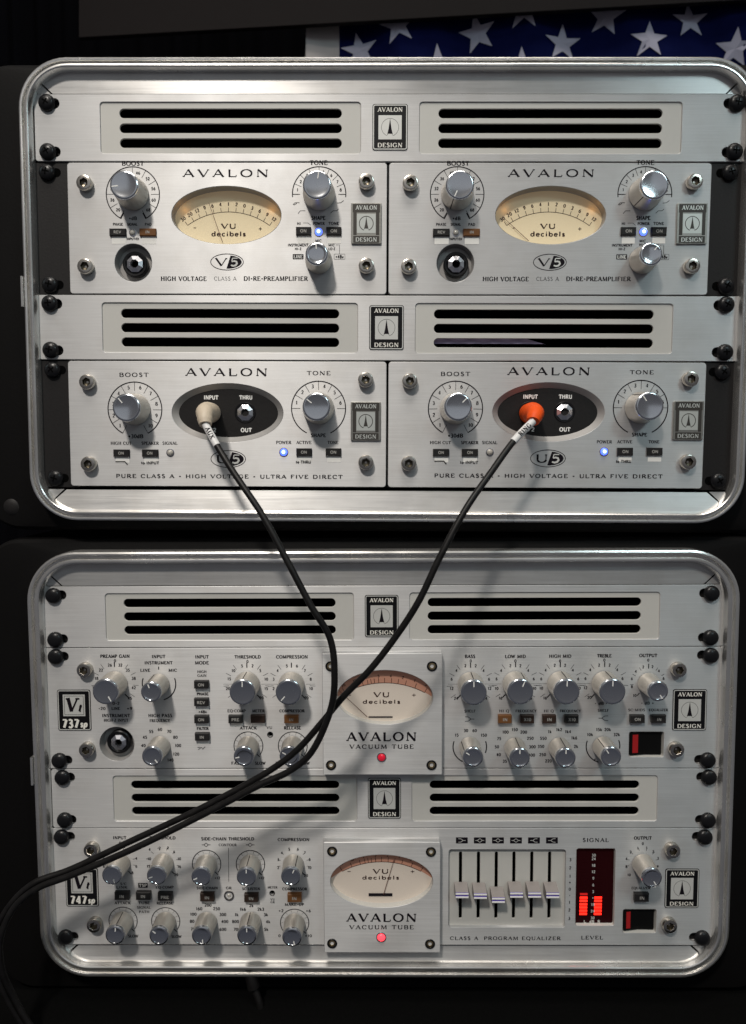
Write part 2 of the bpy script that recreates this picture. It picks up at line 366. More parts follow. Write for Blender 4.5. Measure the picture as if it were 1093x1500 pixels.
gl('k', .64, (T_, (.14, 0), (.14, 1)), (N_, (.14, .28), (.5, .64)), (T_, (.26, .38), (.56, 0)))
gl('v', .6, (T_, (.06, .62), (.3, 0)), (N_, (.3, 0), (.54, .62)))

STY = {'serif': (.26, .125, .15), 'bold': (.29, .17, .15), 'sans': (.27, .21, 0), 'thin': (.12, .075, .10), 'fat': (.25, .12, .14)}
def letter(g, s, cx, cz, hgt, wid=None, style='bold', rot=0.0, h=0.06, space=.13, slant=0.0):
    tk, tn, sf = STY[style]
    tot = sum(GL[c][0] for c in s) + space * (len(s) - 1)
    kx = (wid / hgt / tot) if wid else 1.0
    ca, sa = math.cos(rot), math.sin(rot); x0 = -tot * kx / 2
    def X(u, v):
        a = (x0 + u * kx + slant * v) * hgt; b = (v - .5) * hgt
        return (cx + a * ca - b * sa, cz + a * sa + b * ca)
    for c in s:
        w_, st = GL[c]
        for q in st:
            if q[0] in 'TN':
                g.ribbon([X(*p) for p in q[1:]], (tk if q[0] == 'T' else tn) * hgt, h)
            elif q[0] == 'A':
                _, ax, ay, rx, ry, a0, a1 = q; n = max(8, int(abs(a1 - a0) / 20))
                pts = []; wd = []
                for i in range(n + 1):
                    a = math.radians(a0 + (a1 - a0) * i / n)
                    pts.append(X(ax + rx * math.cos(a), ay + ry * math.sin(a)))
                    wd.append((tn + (tk - tn) * abs(math.cos(a)) ** 1.3) * hgt)
                g.ribbon(pts, wd, h)
            elif q[0] == 'C':
                pts = [X(*p) for p in q[1]]; k = len(pts)
                g.ribbon(pts, [(tn + (tk - tn) * math.sin(math.pi * (i + .3) / k) ** .7) * hgt for i in range(k)], h)
            elif sf:
                g.ribbon([X(q[1] - sf / max(kx, .6), abs(q[2] - tn / 2)), X(q[1] + sf / max(kx, .6), abs(q[2] - tn / 2))], tn * hgt, h)
        x0 += (w_ + space) * kx
    return g
def print_(parent, s, c, hgt, wid=None, style='bold', m_='ink', rot=0.0, h=0.06, name='lettering', y=0.0, **kw):
    """lettering printed at point c (case frame)"""
    g = letter(G(), s, 0, 0, hgt, wid, style, rot, h, **kw)
    return part(name, g.mesh(name), m_, parent, c[0], y, c[1])

# ------------------------------------------------------------------ repeated parts
def rack_screw(parent, x, z, cross, y=0.0):
    prof = [(5.6, 0), (5.7, .8), (5.5, 1.7), (4.9, 2.6), (3.9, 3.3), (2.5, 3.75), (1.1, 3.95)]
    me = cached('rackscrew', lambda: G().lathe(prof, 28).mesh('rack_screw', 50))
    o = part('rack_screw', me, 'blackscrew', parent, x, y, z)
    if cross:
        a = random.uniform(0, math.pi / 2)
        me2 = cached('cross', lambda: G().ribbon([(-2.3, 0), (2.3, 0)], .95, 4.0).ribbon([(0, -2.3), (0, 2.3)], .95, 4.0).mesh('cross_recess'))
        c = part('cross_recess', me2, 'recessblack', o); c.rotation_euler = (0, a, 0)
    return o
def cap_screw(parent, x, z, y=0.0, r=5.3, hh=4.6):
    def mk():
        k = r / 5.3
        return G().lathe([(5.0 * k, 0), (5.3 * k, .4), (5.3 * k, hh - 1.0), (4.9 * k, hh - .2), (4.3 * k, hh), (3.1 * k, hh), (2.8 * k, hh - .3), (2.75 * k, hh - 2.6)], 36, hexr=(5, 6, 7)).mesh('cap_screw', 40)
    o = part('cap_screw', cached(('cap', r, hh), mk), 'steel', parent, x, y, z); o.rotation_euler = (0, random.uniform(0, 1), 0)
    part('hex_socket', cached(('capsock', r, hh), lambda: G().lathe([(2.7 * r / 5.3, hh - .35), (2.66 * r / 5.3, hh - 2.2), (1.4, hh - 2.5), (.2, hh - 2.7)], 24, hexr=(0, 1)).mesh('hex_socket', 40)), 'socketshade', o)
    return o
def small_screw(parent, x, z, y):
    me = cached('smallring', lambda: G().lathe([(3.6, -.2), (3.7, .3), (3.4, .6), (2.5, .45), (2.3, -.4)], 28, caps=False).mesh('meter_screw', 40))
    o = part('meter_screw', me, 'ringdark', parent, x, y, z)
    me2 = cached('smallhex', lambda: G().lathe([(2.45, -.4), (2.4, .15), (1.5, .25), (1.4, -.1), (1.3, -.9)], 24, hexr=(2, 3, 4)).mesh('hex_socket', 40))
    part('hex_socket', me2, 'brass', o)
    return o
def knob(parent, c, kind, ang, y=0.0, line=True):
    """kind: (base radius, top radius, height)"""
    rb, rt, hh = kind
    def mk():
        return G().lathe([(rb - .5, .5), (rb, .9), (rb - .1, 2.0), (rt + .25, hh - 2.2)], 48, caps=False).mesh('knob', 40)
    o = part('knob', cached(('kb', kind), mk), 'knobbody', parent, c[0], y, c[1])
    def mk2():
        return G().lathe([(rt + .25, hh - 2.2), (rt + .35, hh - 2.0), (rt + .3, hh - .9), (rt + .1, hh - .45), (rt - .3, hh - .16), (rt - .8, hh), (rt - 1.2, hh - .02), (rt * .8, hh - .14), (rt * .6, hh - .34), (rt * .4, hh - .46), (rt * .2, hh - .54), (rt * .05, hh - .56)], 48).mesh('cap', 30)
    cp = part('cap', cached(('kc', kind), mk2), 'knobcap', o)
    g = G().ribbon([(0, rt * .45), (0, rt - .95)], .62, hh + .05)
    pt = part('pointer', cached(('kp', kind), lambda: g.mesh('pointer')), 'offwhite', o); pt.rotation_euler = (0, math.radians(ang), 0)
    if line:
        g2 = G(); vs = []
        for r, h in ((rb + .07, 1.6), (rt + .36, hh - 2.3)):
            vs += [(-.28, -h, math.sqrt(r * r - .08)), (.28, -h, math.sqrt(r * r - .08))]
        g2.add(vs, [(0, 1, 3, 2)])
        ln = part('index_line', cached(('kl', kind), lambda: g2.mesh('index_line')), 'ink', o); ln.rotation_euler = (0, math.radians(ang), 0)
    return o
def button(parent, c, w_, h_, m_, text=None, hh=3.2, palepatch=True, tcol='buttonink', below=5.0):
    """c is the centre of the front face"""
    def mk():
        return G().box(-w_ / 2, w_ / 2, -h_ / 2, h_ / 2, -2, hh - .5).box(-w_ / 2, w_ / 2, -h_ / 2, h_ / 2, hh - .5, hh, .45, .45).mesh('push_button')
    o = part('push_button', cached(('bt', w_, h_, hh), mk), m_, parent, c[0], 0, c[1])
    if text:
        print_(o, text, c, h_ * .36, None, 'sans', tcol, h=hh + .05)
    if palepatch:
        k = w_ * .43  # thin pale plate added as the pale patch below the button
        part('pale_patch', cached(('bg', w_, h_, below), lambda: G().box(-k, k, -h_ / 2 - below, -h_ / 2 + .3, -.1, .12).mesh('pale_patch')), 'palepatch', o, c[0] + .35, 0, c[1])
    return o
def led(parent, c, r, m_, y=0.0, core=None):
    ring = part('led', cached(('lr', r), lambda: G().lathe([(r * 1.28, 0), (r * 1.25, .35), (r * 1.02, .4), (r, .1)], 24, caps=False).mesh('led', 40)), 'chrome' if core is None else 'steel', parent, c[0], y, c[1])
    if core: part('led_core', cached(('lc', r), lambda: G().lathe([(r * .55, 1.5), (r * .4, 1.9), (r * .1, 2.0)], 16).mesh('led_core', 60)), 'ledspot', ring)
    part('lens', cached(('ll', r), lambda: G().lathe([(r, .1), (r * .95, .8), (r * .75, 1.4), (r * .4, 1.75), (r * .1, 1.85)], 20).mesh('lens', 60)), m_, ring)
    return ring
def jack(parent, c, y=0.0, ring_r=8.6):
    o = part('jack_socket', cached(('jk', ring_r), lambda: G().lathe([(ring_r, -5), (ring_r, -.4), (ring_r - .7, .2), (ring_r - 1.8, .1), (5.6, -1.2)], 36, caps=False).mesh('jack_socket', 40)), 'ringdark', parent, c[0], y, c[1])
    part('nut', cached('jnut', lambda: G().lathe([(5.9, -1.6), (5.8, .2), (3.0, 1.45), (2.6, .3), (2.5, -2)], 8, caps=False, phase=math.pi / 8).mesh('nut')), 'nutchrome', o)
    part('socket_hole', cached('jhole', lambda: G().lathe([(3.0, -1.9), (.3, -1.95)], 20).mesh('socket_hole')), 'recessblack', o)
    return o
def cone_recess(parent, c, r, depth, name='jack_recess'):
    part(name, cached(('cr', r, depth), lambda: G().lathe([(r, -.05), (r - .6, -depth * .5), (r - 1.1, -depth), (2, -depth)], 48).mesh(name, 40)), 'wallgrey', parent, c[0], 0, c[1])
def badge(parent, c, w_, h_, top='AVALON', bottom='DESIGN', kind='black'):
    """maker's plate: frame, dark field, square with a ring and spire, two words"""
    if kind == 'black':
        o = part('badge', cached(('b0', w_, h_), lambda: plate([rrect(0, 0, w_, h_, 1.5)], .5, .1, .35)), 'badgeblack', parent, c[0], 0, c[1])
        part('border', cached(('b1', w_, h_), lambda: G().ribbon(rrect(0, 0, w_ - 1.5, h_ - 1.5, 1.1), .6, .39, True).mesh('border')), 'badgelight', o)
        fld, lite, txt = 'badgeblack', 'badgelight', 'whiteink'
        hh = .40
    else:
        o = part('badge', cached(('p0', w_, h_), lambda: plate([rrect(0, 0, w_, h_, .6)], 1.6, .25, 1.4)), 'pewter', parent, c[0], 0, c[1])
        hh = 1.46
        part('field', cached(('p1', w_, h_), lambda: G().poly(rrect(0, h_ * .37, w_ * .9, h_ * .21, .3), hh).poly(rrect(0, -h_ * .395, w_ * .86, h_ * .17, .3), hh)
             .poly(rrect(-w_ * .375, -.01 * h_, w_ * .11, h_ * .56, .1), hh).poly(rrect(w_ * .375, -.01 * h_, w_ * .11, h_ * .56, .1), hh).mesh('field')), 'pewterdark', o)
        lite, txt = 'pewterlight', 'pewterlight'; hh = 1.52
    sq = w_ * (.66 if kind == 'black' else .62)
    part('emblem_ground', cached(('b2', w_, h_, kind), lambda: G().poly(rrect(0, -h_ * .005, sq, sq, .1), hh + .02).mesh('emblem_ground')), lite, o)
    def emb():
        r = sq * .37; g = G(); z0 = -h_ * .005
        g.ribbon(ell(0, z0, r, r, 40, 90 + 160, 90 - 160), .22 if kind == 'black' else .5, hh + .05)
        wd = sq * .075
        g.poly([(0, z0 + r), (-wd * .35, z0), (-wd * 1.15, z0 - r * .72), (-r * .34, z0 - r * .95), (-wd * 1.5, z0 - r * .72), (-wd * .8, z0 - r * .1)], hh + .06)
        g.poly([(0, z0 + r), (wd * .8, z0 - r * .1), (wd * 1.5, z0 - r * .72), (r * .34, z0 - r * .95), (wd * 1.15, z0 - r * .72), (wd * .35, z0)], hh + .07)
        g.poly([(0, z0 + r), (-wd * .8, z0 - r * .1), (-wd * 1.2, z0 - r * .72), (wd * 1.2, z0 - r * .72), (wd * .8, z0 - r * .1)], hh + .1)
        return g.mesh('emblem')
    part('emblem', cached(('b3', w_, h_, kind), emb), 'ink' if kind == 'black' else 'pewterdark', o)
    th = h_ * (.092 if kind == 'black' else .10)
    print_(o, top, (c[0], c[1] + h_ * (.378 if kind == 'black' else .385)), th, w_ * .70, 'fat', txt, h=hh + .03)
    print_(o, bottom, (c[0], c[1] - h_ * (.39 if kind == 'black' else .40)), th, w_ * .70, 'fat', txt, h=hh + .03)
    return o
def model_badge(parent, c, w_, h_, num):
    o = part('model_badge', cached(('m0', w_, h_), lambda: plate([rrect(0, 0, w_, h_, 1.5)], .5, .1, .35)), 'badgeblack', parent, c[0], 0, c[1])
    part('border', cached(('m1', w_, h_), lambda: G().ribbon(rrect(0, 0, w_ - 1.5, h_ - 1.5, 1.1), .6, .39, True).mesh('border')), 'badgelight', o)
    part('emblem_ground', cached(('m2', w_, h_), lambda: G().poly(rrect(0, h_ * .12, w_ * .66, w_ * .66, .1), .43).mesh('emblem_ground')), 'badgelight', o)
    part('emblem_frame', cached(('m3', w_, h_), lambda: G().ribbon(rrect(0, h_ * .12, w_ * .57, w_ * .57, .1), .28, .46, True).mesh('emblem_frame')), 'ink', o)
    g = letter(G(), 'V', -w_ * .08, h_ * .135, h_ * .33, w_ * .34, 'serif', h=.5, slant=.12)
    letter(g, 't', w_ * .16, h_ * .06, h_ * .2, None, 'serif', h=.5, slant=.25)
    part('lettering', g.mesh('lettering'), 'ink', o)
    g = letter(G(), num, -w_ * .12, -h_ * .325, h_ * .2, w_ * .5, 'bold', h=.45)
    letter(g, 'sp', w_ * .27, -h_ * .335, h_ * .15, w_ * .2, 'bold', h=.45, slant=.15)
    part('lettering', g.mesh('lettering'), 'whiteink', o)
    return o
def oval_logo(parent, c, rx, rz, ch):
    """oval outline, letter on the left, white figure on a dark right half"""
    g = G().ribbon(ell(0, 0, rx, rz, 56), .5, .05, True)
    letter(g, ch, -rx * .36, 0, rz * .95, rx * .74, 'fat', h=.07)
    pts = [(rx * .22, rz * .8), (-rx * .04, -rz * .82)]
    arc = [(rx * .9 * math.cos(math.radians(a)), rz * .84 * math.sin(math.radians(a))) for a in range(-84, 76, 8)]
    g.poly([pts[1]] + arc + [pts[0]], .06)
    o = part('oval_logo', g.mesh('oval_logo'), 'ink', parent, c[0], 0, c[1])
    part('lettering', letter(G(), '5', rx * .43, 0, rz * 1.0, rx * .52, 'fat', h=.12, slant=.1).mesh('lettering'), 'badgelight', o)
def marks(parent, c, items, hgt, ticks=(), m_='ink', arcs=(), style='sans'):
    """numbers, ticks and arcs around a knob at c; items (text, point), ticks (angle, r0, r1, width), arcs (r, a0, a1, width)"""
    g = G()
    for s, p in items: letter(g, s, p[0] - c[0], p[1] - c[1], hgt, None, style, space=.1)
    for a, r0, r1, wd in ticks:
        a = math.radians(90 - a); g.ribbon([(r0 * math.cos(a), r0 * math.sin(a)), (r1 * math.cos(a), r1 * math.sin(a))], wd, .05)
    for r, a0, a1, wd in arcs: g.ribbon(ell(0, 0, r, r, 48, 90 - a0, 90 - a1), wd, .05)
    return part('scale_print', g.mesh('scale_print'), m_, parent, c[0], 0, c[1])
def lines(parent, c, polys, wd, m_='ink', name='printed_line', h=.05, closed=False):
    g = G()
    for p in polys: g.ribbon([(x - c[0], z - c[1]) for x, z in p], wd, h, closed)
    return part(name, g.mesh(name), m_, parent, c[0], 0, c[1])
def box_print(parent, c, w_, h_, text, dark=True):
    if dark:
        o = part('printed_box', G().poly(rrect(0, 0, w_, h_, .3), .05).mesh('printed_box'), 'ink', parent, c[0], 0, c[1])
        if text: print_(o, text, c, h_ * .62, w_ * .8, 'bold', 'badgelight', h=.1)
    else:
        o = part('printed_box', G().ribbon(rrect(0, 0, w_, h_, .3), .22, .05, True).mesh('printed_box'), 'ink', parent, c[0], 0, c[1])
        print_(o, text, c, h_ * .6, w_ * .75, 'sans', h=.08)
    return o

# ------------------------------------------------------------------ the two cases
U = 44.45
def case(label, pix, roll, top_y, bot_y, mid_x, extra):
    frame(0.0, (0, 0))
    frame(roll, P(mid_x, (top_y + bot_y) / 2))
    xc = P(mid_x, (top_y + bot_y) / 2)[0]
    zt = P(mid_x, top_y)[1]; zb = zt - 6 * U
    return xc, zt, zb

def build_case(label, xc, zt, zb, top_gap, bot_gap, shell_top, shell_bot, joint_px, rivet, ks=.8):
    x0 = xc; OW, OT, OB = 240.0, zt + top_gap, zb - bot_gap          # opening half width, top, bottom
    root = thing('rack_case', label, 'rack case', x0, 0, shell_bot)
    cz, hh = (OT + OB) / 2 - shell_bot, OT - OB
    # rim: profile of the extrusion swept round the opening
    prof = [(9.4, -7), (9.4, 7.2), (9.0, 8.6), (7.8, 9.4), (6.7, 9.2), (6.35, 8.2), (6.1, 4.2), (4.7, 4.2), (4.45, 8.0), (4.1, 9.0), (3.3, 9.4), (2.2, 9.3), (1.5, 8.6), (1.2, 7.2), (.5, 5.0), (.2, 1.5), (.2, -3.0)]
    rings = []
    for o, h in prof:
        h = h * .66 if h > 0 else h; o *= ks
        rings.append([(x, -h, z) for x, z in rrect(0, cz, 2 * (OW + o), hh + 2 * o, 25.5 + o, 12)])
    part('rim', G().loft(rings).mesh('rim', 28), 'rim', root)
    # joint clips on the outer edge of the rim
    for (px, py0, py1, sgn) in joint_px:
        a = P(px, py0)[1]; b = P(px, py1)[1]
        xe = sgn * (OW + 9.4 * ks)
        part('rim_joint', G().box(min(xe, xe + sgn * 1.3), max(xe, xe + sgn * 1.3), b - shell_bot, a - shell_bot, -4, 7.4).mesh('rim_joint'), 'rim', root)
    # inner strips with mitred ends
    zz = shell_bot
    e = 227.0
    def quad(p): return G().add([(x, -h, z - zz) for x, z, h in p], [tuple(range(len(p)))])
    tg, bgp = top_gap + 1.5, bot_gap + 1.5
    part('inner_strip', quad([(-e, zt + .25, -.7), (e, zt + .25, -.7), (e + 8, zt + 8, -.5), (e + 1, zt + tg, -.3), (-e - 1, zt + tg, -.3), (-e - 8, zt + 8, -.5)]).mesh('inner_strip'), 'strip', root)
    part('inner_strip', quad([(-e + 2, zb - 1.3, -1.8), (-e - 6.5, zb - 9, -.2), (-e + 2, zb - bgp, 1.2), (e - 2, zb - bgp, 1.2), (e + 6.5, zb - 9, -.2), (e - 2, zb - 1.3, -1.8)]).mesh('inner_strip'), 'strip', root)
    for s in (-1, 1):
        p = [(s * (e + 1.4), zt + .25, -.9), (s * (e + 9.0), zt + 7.4, -.9), (s * (e + 14), zt + 3.2, -.9), (s * (e + 14.5), zt + .25, -.9)]
        q = [(s * (e - .5), zb - 1.0, -1.6), (s * (e + 14.5), zb - 1.0, -1.6), (s * (e + 13), zb - 4, -1.6), (s * (e + 7.8), zb - 8.6, -1.6)]
        part('corner_plate', quad(p if s > 0 else p[::-1]).mesh('corner_plate'), 'strip', root)
        part('corner_plate', quad(q[::-1] if s > 0 else q).mesh('corner_plate'), 'strip', root)
    # moulded shell behind the rim
    H = shell_top - shell_bot; W2 = 292
    rings = []
    ow2, oz, oh = OW + 5, cz, hh + 10
    for (w_, zc, h_, r, h) in ((2 * ow2, oz, oh, 30, -6.5), (2 * W2 - 10, H / 2, H - 6, 26, -9), (2 * W2 - 3, H / 2, H - 1.6, 30, -11.5), (2 * W2, H / 2, H, 32, -16), (2 * W2, H / 2, H, 32, -120), (2 * W2 - 8, H / 2, H - 6, 30, -126), (2 * W2 - 8, H / 2, H - 6, 30, -400)):
        rings.append([(x, -h, z) for x, z in rrect(0, zc, w_, h_, r, 10)])
    part('shell', G().loft(rings).mesh('shell', 30), 'shell', root)
    # dark inside
    g = G(); a = [(x, 3.5, z) for x, z in rrect(0, cz, 2 * OW + 9, hh + 9, 20, 4)]; b = [(x, 330, z) for x, z in rrect(0, cz, 2 * OW + 9, hh + 9, 20, 4)]
    g.loft([a, b], cap=False); g.f.append(tuple(range(len(a), 2 * len(a))))
    part('inner_lining', g.mesh('inner_lining'), 'inside', root)
    for s in (-1, 1):
        x = s * 232
        part('rack_rail', G().box(x - 9, x + 9, zb - zz, zt - zz, -6, -3.4).mesh('rack_rail'), 'ear', root)
    for (px, py) in rivet:
        c = P(px, py, -9)
        part('rivet', cached('rivet', lambda: G().lathe([(7.5, -3), (7.2, 0), (5.5, 1.6), (2.5, 2.4), (.6, 2.5)], 28).mesh('rivet', 50)), 'ear', root, c[0], 9.5, c[1])
    return root

def vent_panel(label, xc, z0, cross, dxs=0.0):
    """one-unit ventilation panel, bottom edge z0"""
    t = thing('vent_panel', label, 'vent panel', xc, 0, z0, 'vent panels in the racks')
    W, Hh = 482.6, U - .45; zc = Hh / 2 + .2
    RX, RW, RH = 108.2, 176.6, 33.8
    sl = [rrect(s * (232.6 - 2.2), zc + q * 15.87, 12.5, 6.6, 3.2, 6) for s in (-1, 1) for q in (-1, 1)]
    part('plate', cached('ventplate', lambda: plate([rrect(0, zc, W, Hh, 2.0)] + [rrect(s * RX, zc, RW, RH, 2.2) for s in (-1, 1)] + sl, 3.0, .3, 0)), 'brushed', t)
    for s in (-1, 1):
        cx = s * RX
        SLW = 151.0
        ins = part('vent_insert', cached(('insert'), lambda: plate([rrect(0, 0, RW + 6, RH + 6, 1)] + [rrect(0, q * 9.75, SLW, 6.25, 3.1, 8) for q in (-1, 0, 1)], 1.8, .15, -.85)), 'insert', t, xc + cx, 0, z0 + zc)
    badge(t, (xc, z0 + zc + .3), 23.8, 30.2)
    for s in (-1, 1):
        for q in (-1, 1):
            rack_screw(t, xc + s * (232.6 + random.uniform(-.5, .3)), z0 + zc + q * 15.87 + random.uniform(-.4, .4), cross)
    return t

def tray(label, xc, z0):
    t = thing('rack_tray', label, 'rack tray', xc, 0, z0, 'black trays carrying the half-width units')
    Hh = 2 * U - .8; zc = Hh / 2 + .3
    for s in (-1, 1):
        part('ear', plate([rrect(s * 228.5, zc, 25.6, Hh, 1.2)], 2.0, .2, -1.2), 'ear', t)
        for q in (-1, 1):
            rack_screw(t, xc + s * (232.0), z0 + zc + q * 37.6, True, 1.2)
            part('slot', cached('earslot', lambda: G().poly(rrect(0, 0, 7, 6, 2.8), .05).mesh('slot')), 'recessblack', t, xc + s * 226.5, 1.2, z0 + zc + q * 37.6)
    part('shelf', G().box(-216, 216, 1.0, 2.4, -180, -4).mesh('shelf'), 'ear', t)
    return t

def q3(R):                       # zoom window -> photograph pixel
    ox, oy, k = R
    return lambda x, y, h=0.0: P(ox + x / k, oy + y / k, h)

# knob kinds: base radius, top radius, height
K_BIG, K_SEL = (11.0, 9.1, 18.0), (9.2, 7.2, 17.0)
K_L, K_S, K_X = (9.3, 8.7, 19.0), (7.7, 6.8, 19.0), (7.7, 6.7, 17.0)

def meter_oval(t, c, rx, rz, depth, front, wallmat):
    """wall of the oval opening, from h = front back by depth"""
    r0 = [(x, -front + .05, z) for x, z in ell(0, 0, rx, rz, 72)]
    r1 = [(x, -(front - depth), z) for x, z in ell(0, 0, rx - .5, rz - .5, 72)]
    return part('meter_bezel', G().loft([r1, r0]).mesh('meter_bezel', 40), wallmat, t, c[0], 0, c[1])
def needle(parent, a, b, wd, h):
    c = b
    g = G().ribbon([(a[0] - c[0], a[1] - c[1]), (0, 0)], [wd * .75, wd * 1.1], h)
    return part('needle', g.mesh('needle'), 'needle', parent, c[0], 0, c[1])

# ---- V-type preamplifier, half width
def preamp(label, D, org, w_, h_, ndl, kn):
    A = q3((30, 225, 3.643)); B = q3((310, 225, 3.643))
    a = lambda x, y, h=0: tuple(u + v for u, v in zip(A(x, y, h), D)); b = lambda x, y, h=0: tuple(u + v for u, v in zip(B(x, y, h), D))
    t = thing('preamplifier', label, 'preamplifier', org[0], 0, org[1], 'half-width preamplifiers')
    L = lambda p: (p[0] - org[0], p[1] - org[1])
    win = L(((a(803, 0)[0] + b(368, 0)[0]) / 2, (a(803, 173)[1] + a(803, 482)[1]) / 2)); rx = (b(368, 300)[0] - a(803, 300)[0]) / 2; rz = (a(803, 173)[1] - a(803, 482)[1]) / 2
    jc = a(602, 582); jl = L(jc)
    part('faceplate', plate([rrect(0, h_ / 2, w_, h_, 2.2), ell(win[0], win[1], rx, rz, 72), ell(jl[0], jl[1], 12.7, 12.7, 48)], 3.2, .35, 0), 'brushed', t)
    part('chassis', G().box(-w_ / 2 + 4, w_ / 2 - 4, 3, h_ - 3, -170, -14).mesh('chassis'), 'inside', t)
    for p in (a(350, 165), a(355, 608), b(827, 158), b(827, 605)): cap_screw(t, *p)
    # boost
    print_(t, 'BOOST', a(600, 52), 2.9, 15, 'serif')
    c = a(600, 217)
    nums = ['20', '26', '32', '36', '40', '46', '52', '56', '60', '68']; r = 14.6; R0 = 18.2
    its = []; tk = []
    for i, s in enumerate(nums):
        an = math.radians(90 - (-135 + i * 30)); its.append((s, (c[0] + r * math.cos(an), c[1] + r * math.sin(an))))
    for i in range(11): tk.append((-150 + i * 30, 12.4, R0, .3))
    tk += [(-152, 14.0, R0 + .2, .75), (152, 14.0, R0 + .2, .75)]
    marks(t, c, its, 1.9, tk, arcs=[(R0, -152, 152, .68)])
    knob(t, c, K_BIG, kn[0])
    print_(t, '+dB', a(600, 345), 2.2, 5.5, 'sans')
    for s, x, wd in (('PHASE', 520, 6.8), ('SIGNAL', 597, 6.8), ('PAD', 682, 4.6)): print_(t, s, a(x, 377), 1.7, wd, 'sans')
    button(t, a(517, 418, 1.7), 11.3, 5.0, 'button', 'REV', 1.7)
    led(t, a(600, 422), 2.0, 'ledoff')
    button(t, a(678, 418, 1.7), 11.3, 5.0, 'buttonamber', 'IN', 1.7)
    print_(t, 'INPUT/DI', a(600, 455), 1.6, 8.5, 'sans')
    cone_recess(t, jc, 12.7, 6.0); jack(t, a(607, 586), 1.6)
    # meter
    print_(t, 'AVALON', ((a(865, 0)[0] + b(303, 0)[0]) / 2, a(865, 104)[1]), 4.9, 58.5, 'serif', space=.28)
    wc = (win[0] + org[0], win[1] + org[1])
    meter_oval(t, wc, rx, rz, 8.0, 0.0, 'wallgrey')
    dial = part('dial', G().poly(ell(0, 0, rx + 2, rz + 2, 64), -7.6).mesh('dial'), 'dial', t, wc[0], 0, wc[1])
    R = 49.0; zc = wc[1] + 4.6 - R                       # arc centre under the window
    g = G(); half = 35.5
    g.ribbon(ell(0, 0, R, R, 40, 90 + half, 90 - half), .38, -7.5)
    names = ['30', '20', '12', '9', '6', '4', '1', '2', '0', '3', '6', '9', '12']
    for i, s in enumerate(names):
        an = math.radians(90 + half - 2 * half * i / 12)
        g.ribbon([(R * math.cos(an), R * math.sin(an)), ((R + 3.0) * math.cos(an), (R + 3.0) * math.sin(an))], .34, -7.48)
        letter(g, s, (R + 5.3) * math.cos(an), (R + 5.3) * math.sin(an), 2.3, None, 'serif', rot=an - math.pi / 2, h=-7.45)
    part('scale_print', g.mesh('scale_print'), 'dialprint', dial, wc[0], 0, zc)
    print_(dial, 'VU', (wc[0], wc[1] - 5.0), 3.3, 10.5, 'bold', 'dialprint', h=-7.5); print_(dial, 'decibels', (wc[0], wc[1] - 10.2), 3.1, 24, 'bold', 'dialprint', h=-7.5)
    print_(dial, '-', (wc[0] - 23.5, wc[1] - 6.0), 4, 2.6, 'thin', 'dialprint', h=-7.5); print_(dial, '+', (wc[0] + 22, wc[1] - 6.6), 4, 3, 'thin', 'dialprint', h=-7.5)
    part('glass_cover', G().poly(ell(0, 0, rx - .1, rz - .1, 64), -3.2).mesh('glass_cover'), 'glass_cover', t, wc[0], 0, wc[1])
    n0 = tuple(u + v for u, v in zip(P(*ndl[0], -6.5), ndl[2])); n1 = tuple(u + v for u, v in zip(P(*ndl[1], -6.5), ndl[2]))
    needle(dial, n0, n1, .42, -6.4)
    glow = bpy.data.lights.new('meter_bulb', 'POINT'); glow.energy = 0.00025; glow.color = (1.0, 0.50, 0.16); glow.shadow_soft_size = .002
    for s in (-1, 1):
        lo = bpy.data.objects.new('meter_bulb', glow); COL.objects.link(lo); lo.parent = t
        lo.location = ((win[0] + s * rx * .80) * MM, 4.4 * MM, (win[1] + rz * .30) * MM)
    oval_logo(t, ((a(1008, 0)[0] + b(165, 0)[0]) / 2, a(1008, 578)[1]), 11.2, 5.4, 'V')
    print_(t, 'HIGH VOLTAGE', ((a(735, 0)[0] + a(988, 0)[0]) / 2, a(735, 667)[1]), 2.9, 31.5, 'serif')
    print_(t, 'CLASS A', (P(330, 408)[0] + D[0], P(330, 408)[1] + D[1]), 2.6, 15.5, 'thin')
    print_(t, 'DI-RE-PREAMPLIFIER', (P(404, 408)[0] + D[0], P(404, 408)[1] + D[1]), 2.9, 44, 'serif')
    # tone
    print_(t, 'TONE', b(572, 48), 2.9, 12, 'serif')
    c = b(574, 217)
    tk = [(-90 + i * 180 / 8, 13.0, R0, .3) for i in range(9)] + [(-90, 14, R0, .5), (90, 14, R0, .5)]
    its = [(str(i + 1), (c[0] + 15 * math.cos(math.radians(168.75 - 22.5 * i)), c[1] + 15 * math.sin(math.radians(168.75 - 22.5 * i)))) for i in range(8)]
    marks(t, c, its, 1.9, tk, arcs=[(R0, -96, 96, .68)])
    knob(t, c, K_BIG, kn[1])
    lines(t, c, [[b(435, 272), b(445, 262), b(470, 262)], [b(438, 275), b(455, 265)], [b(462, 320), b(474, 305), b(500, 305)], [b(670, 264), b(690, 262), b(705, 250)], [b(635, 318), b(648, 305), b(668, 305), b(678, 295)]], .38)
    print_(t, 'SHAPE', b(570, 343), 2.5, 9.5, 'sans')
    print_(t, 'HI', b(466, 373), 1.7, 2.4, 'sans'); lines(t, b(505, 373), [[b(488, 370), b(515, 370), b(530, 382)]], .3)
    print_(t, 'POWER', b(572, 373), 1.8, 8, 'bold'); print_(t, 'TONE', b(652, 372), 1.8, 7, 'sans')
    button(t, b(490, 412, 1.7), 10.2, 5.6, 'button', 'ON', 1.7); button(t, b(652, 412, 1.7), 10.2, 5.6, 'button', 'ON', 1.7)
    led(t, b(572, 418), 2.5, 'ledblueco', core=1)
    print_(t, 'INSTRUMENT', b(462, 488), 1.7, 14, 'sans'); print_(t, 'HI-Z', b(462, 508), 1.6, 4.5, 'sans')
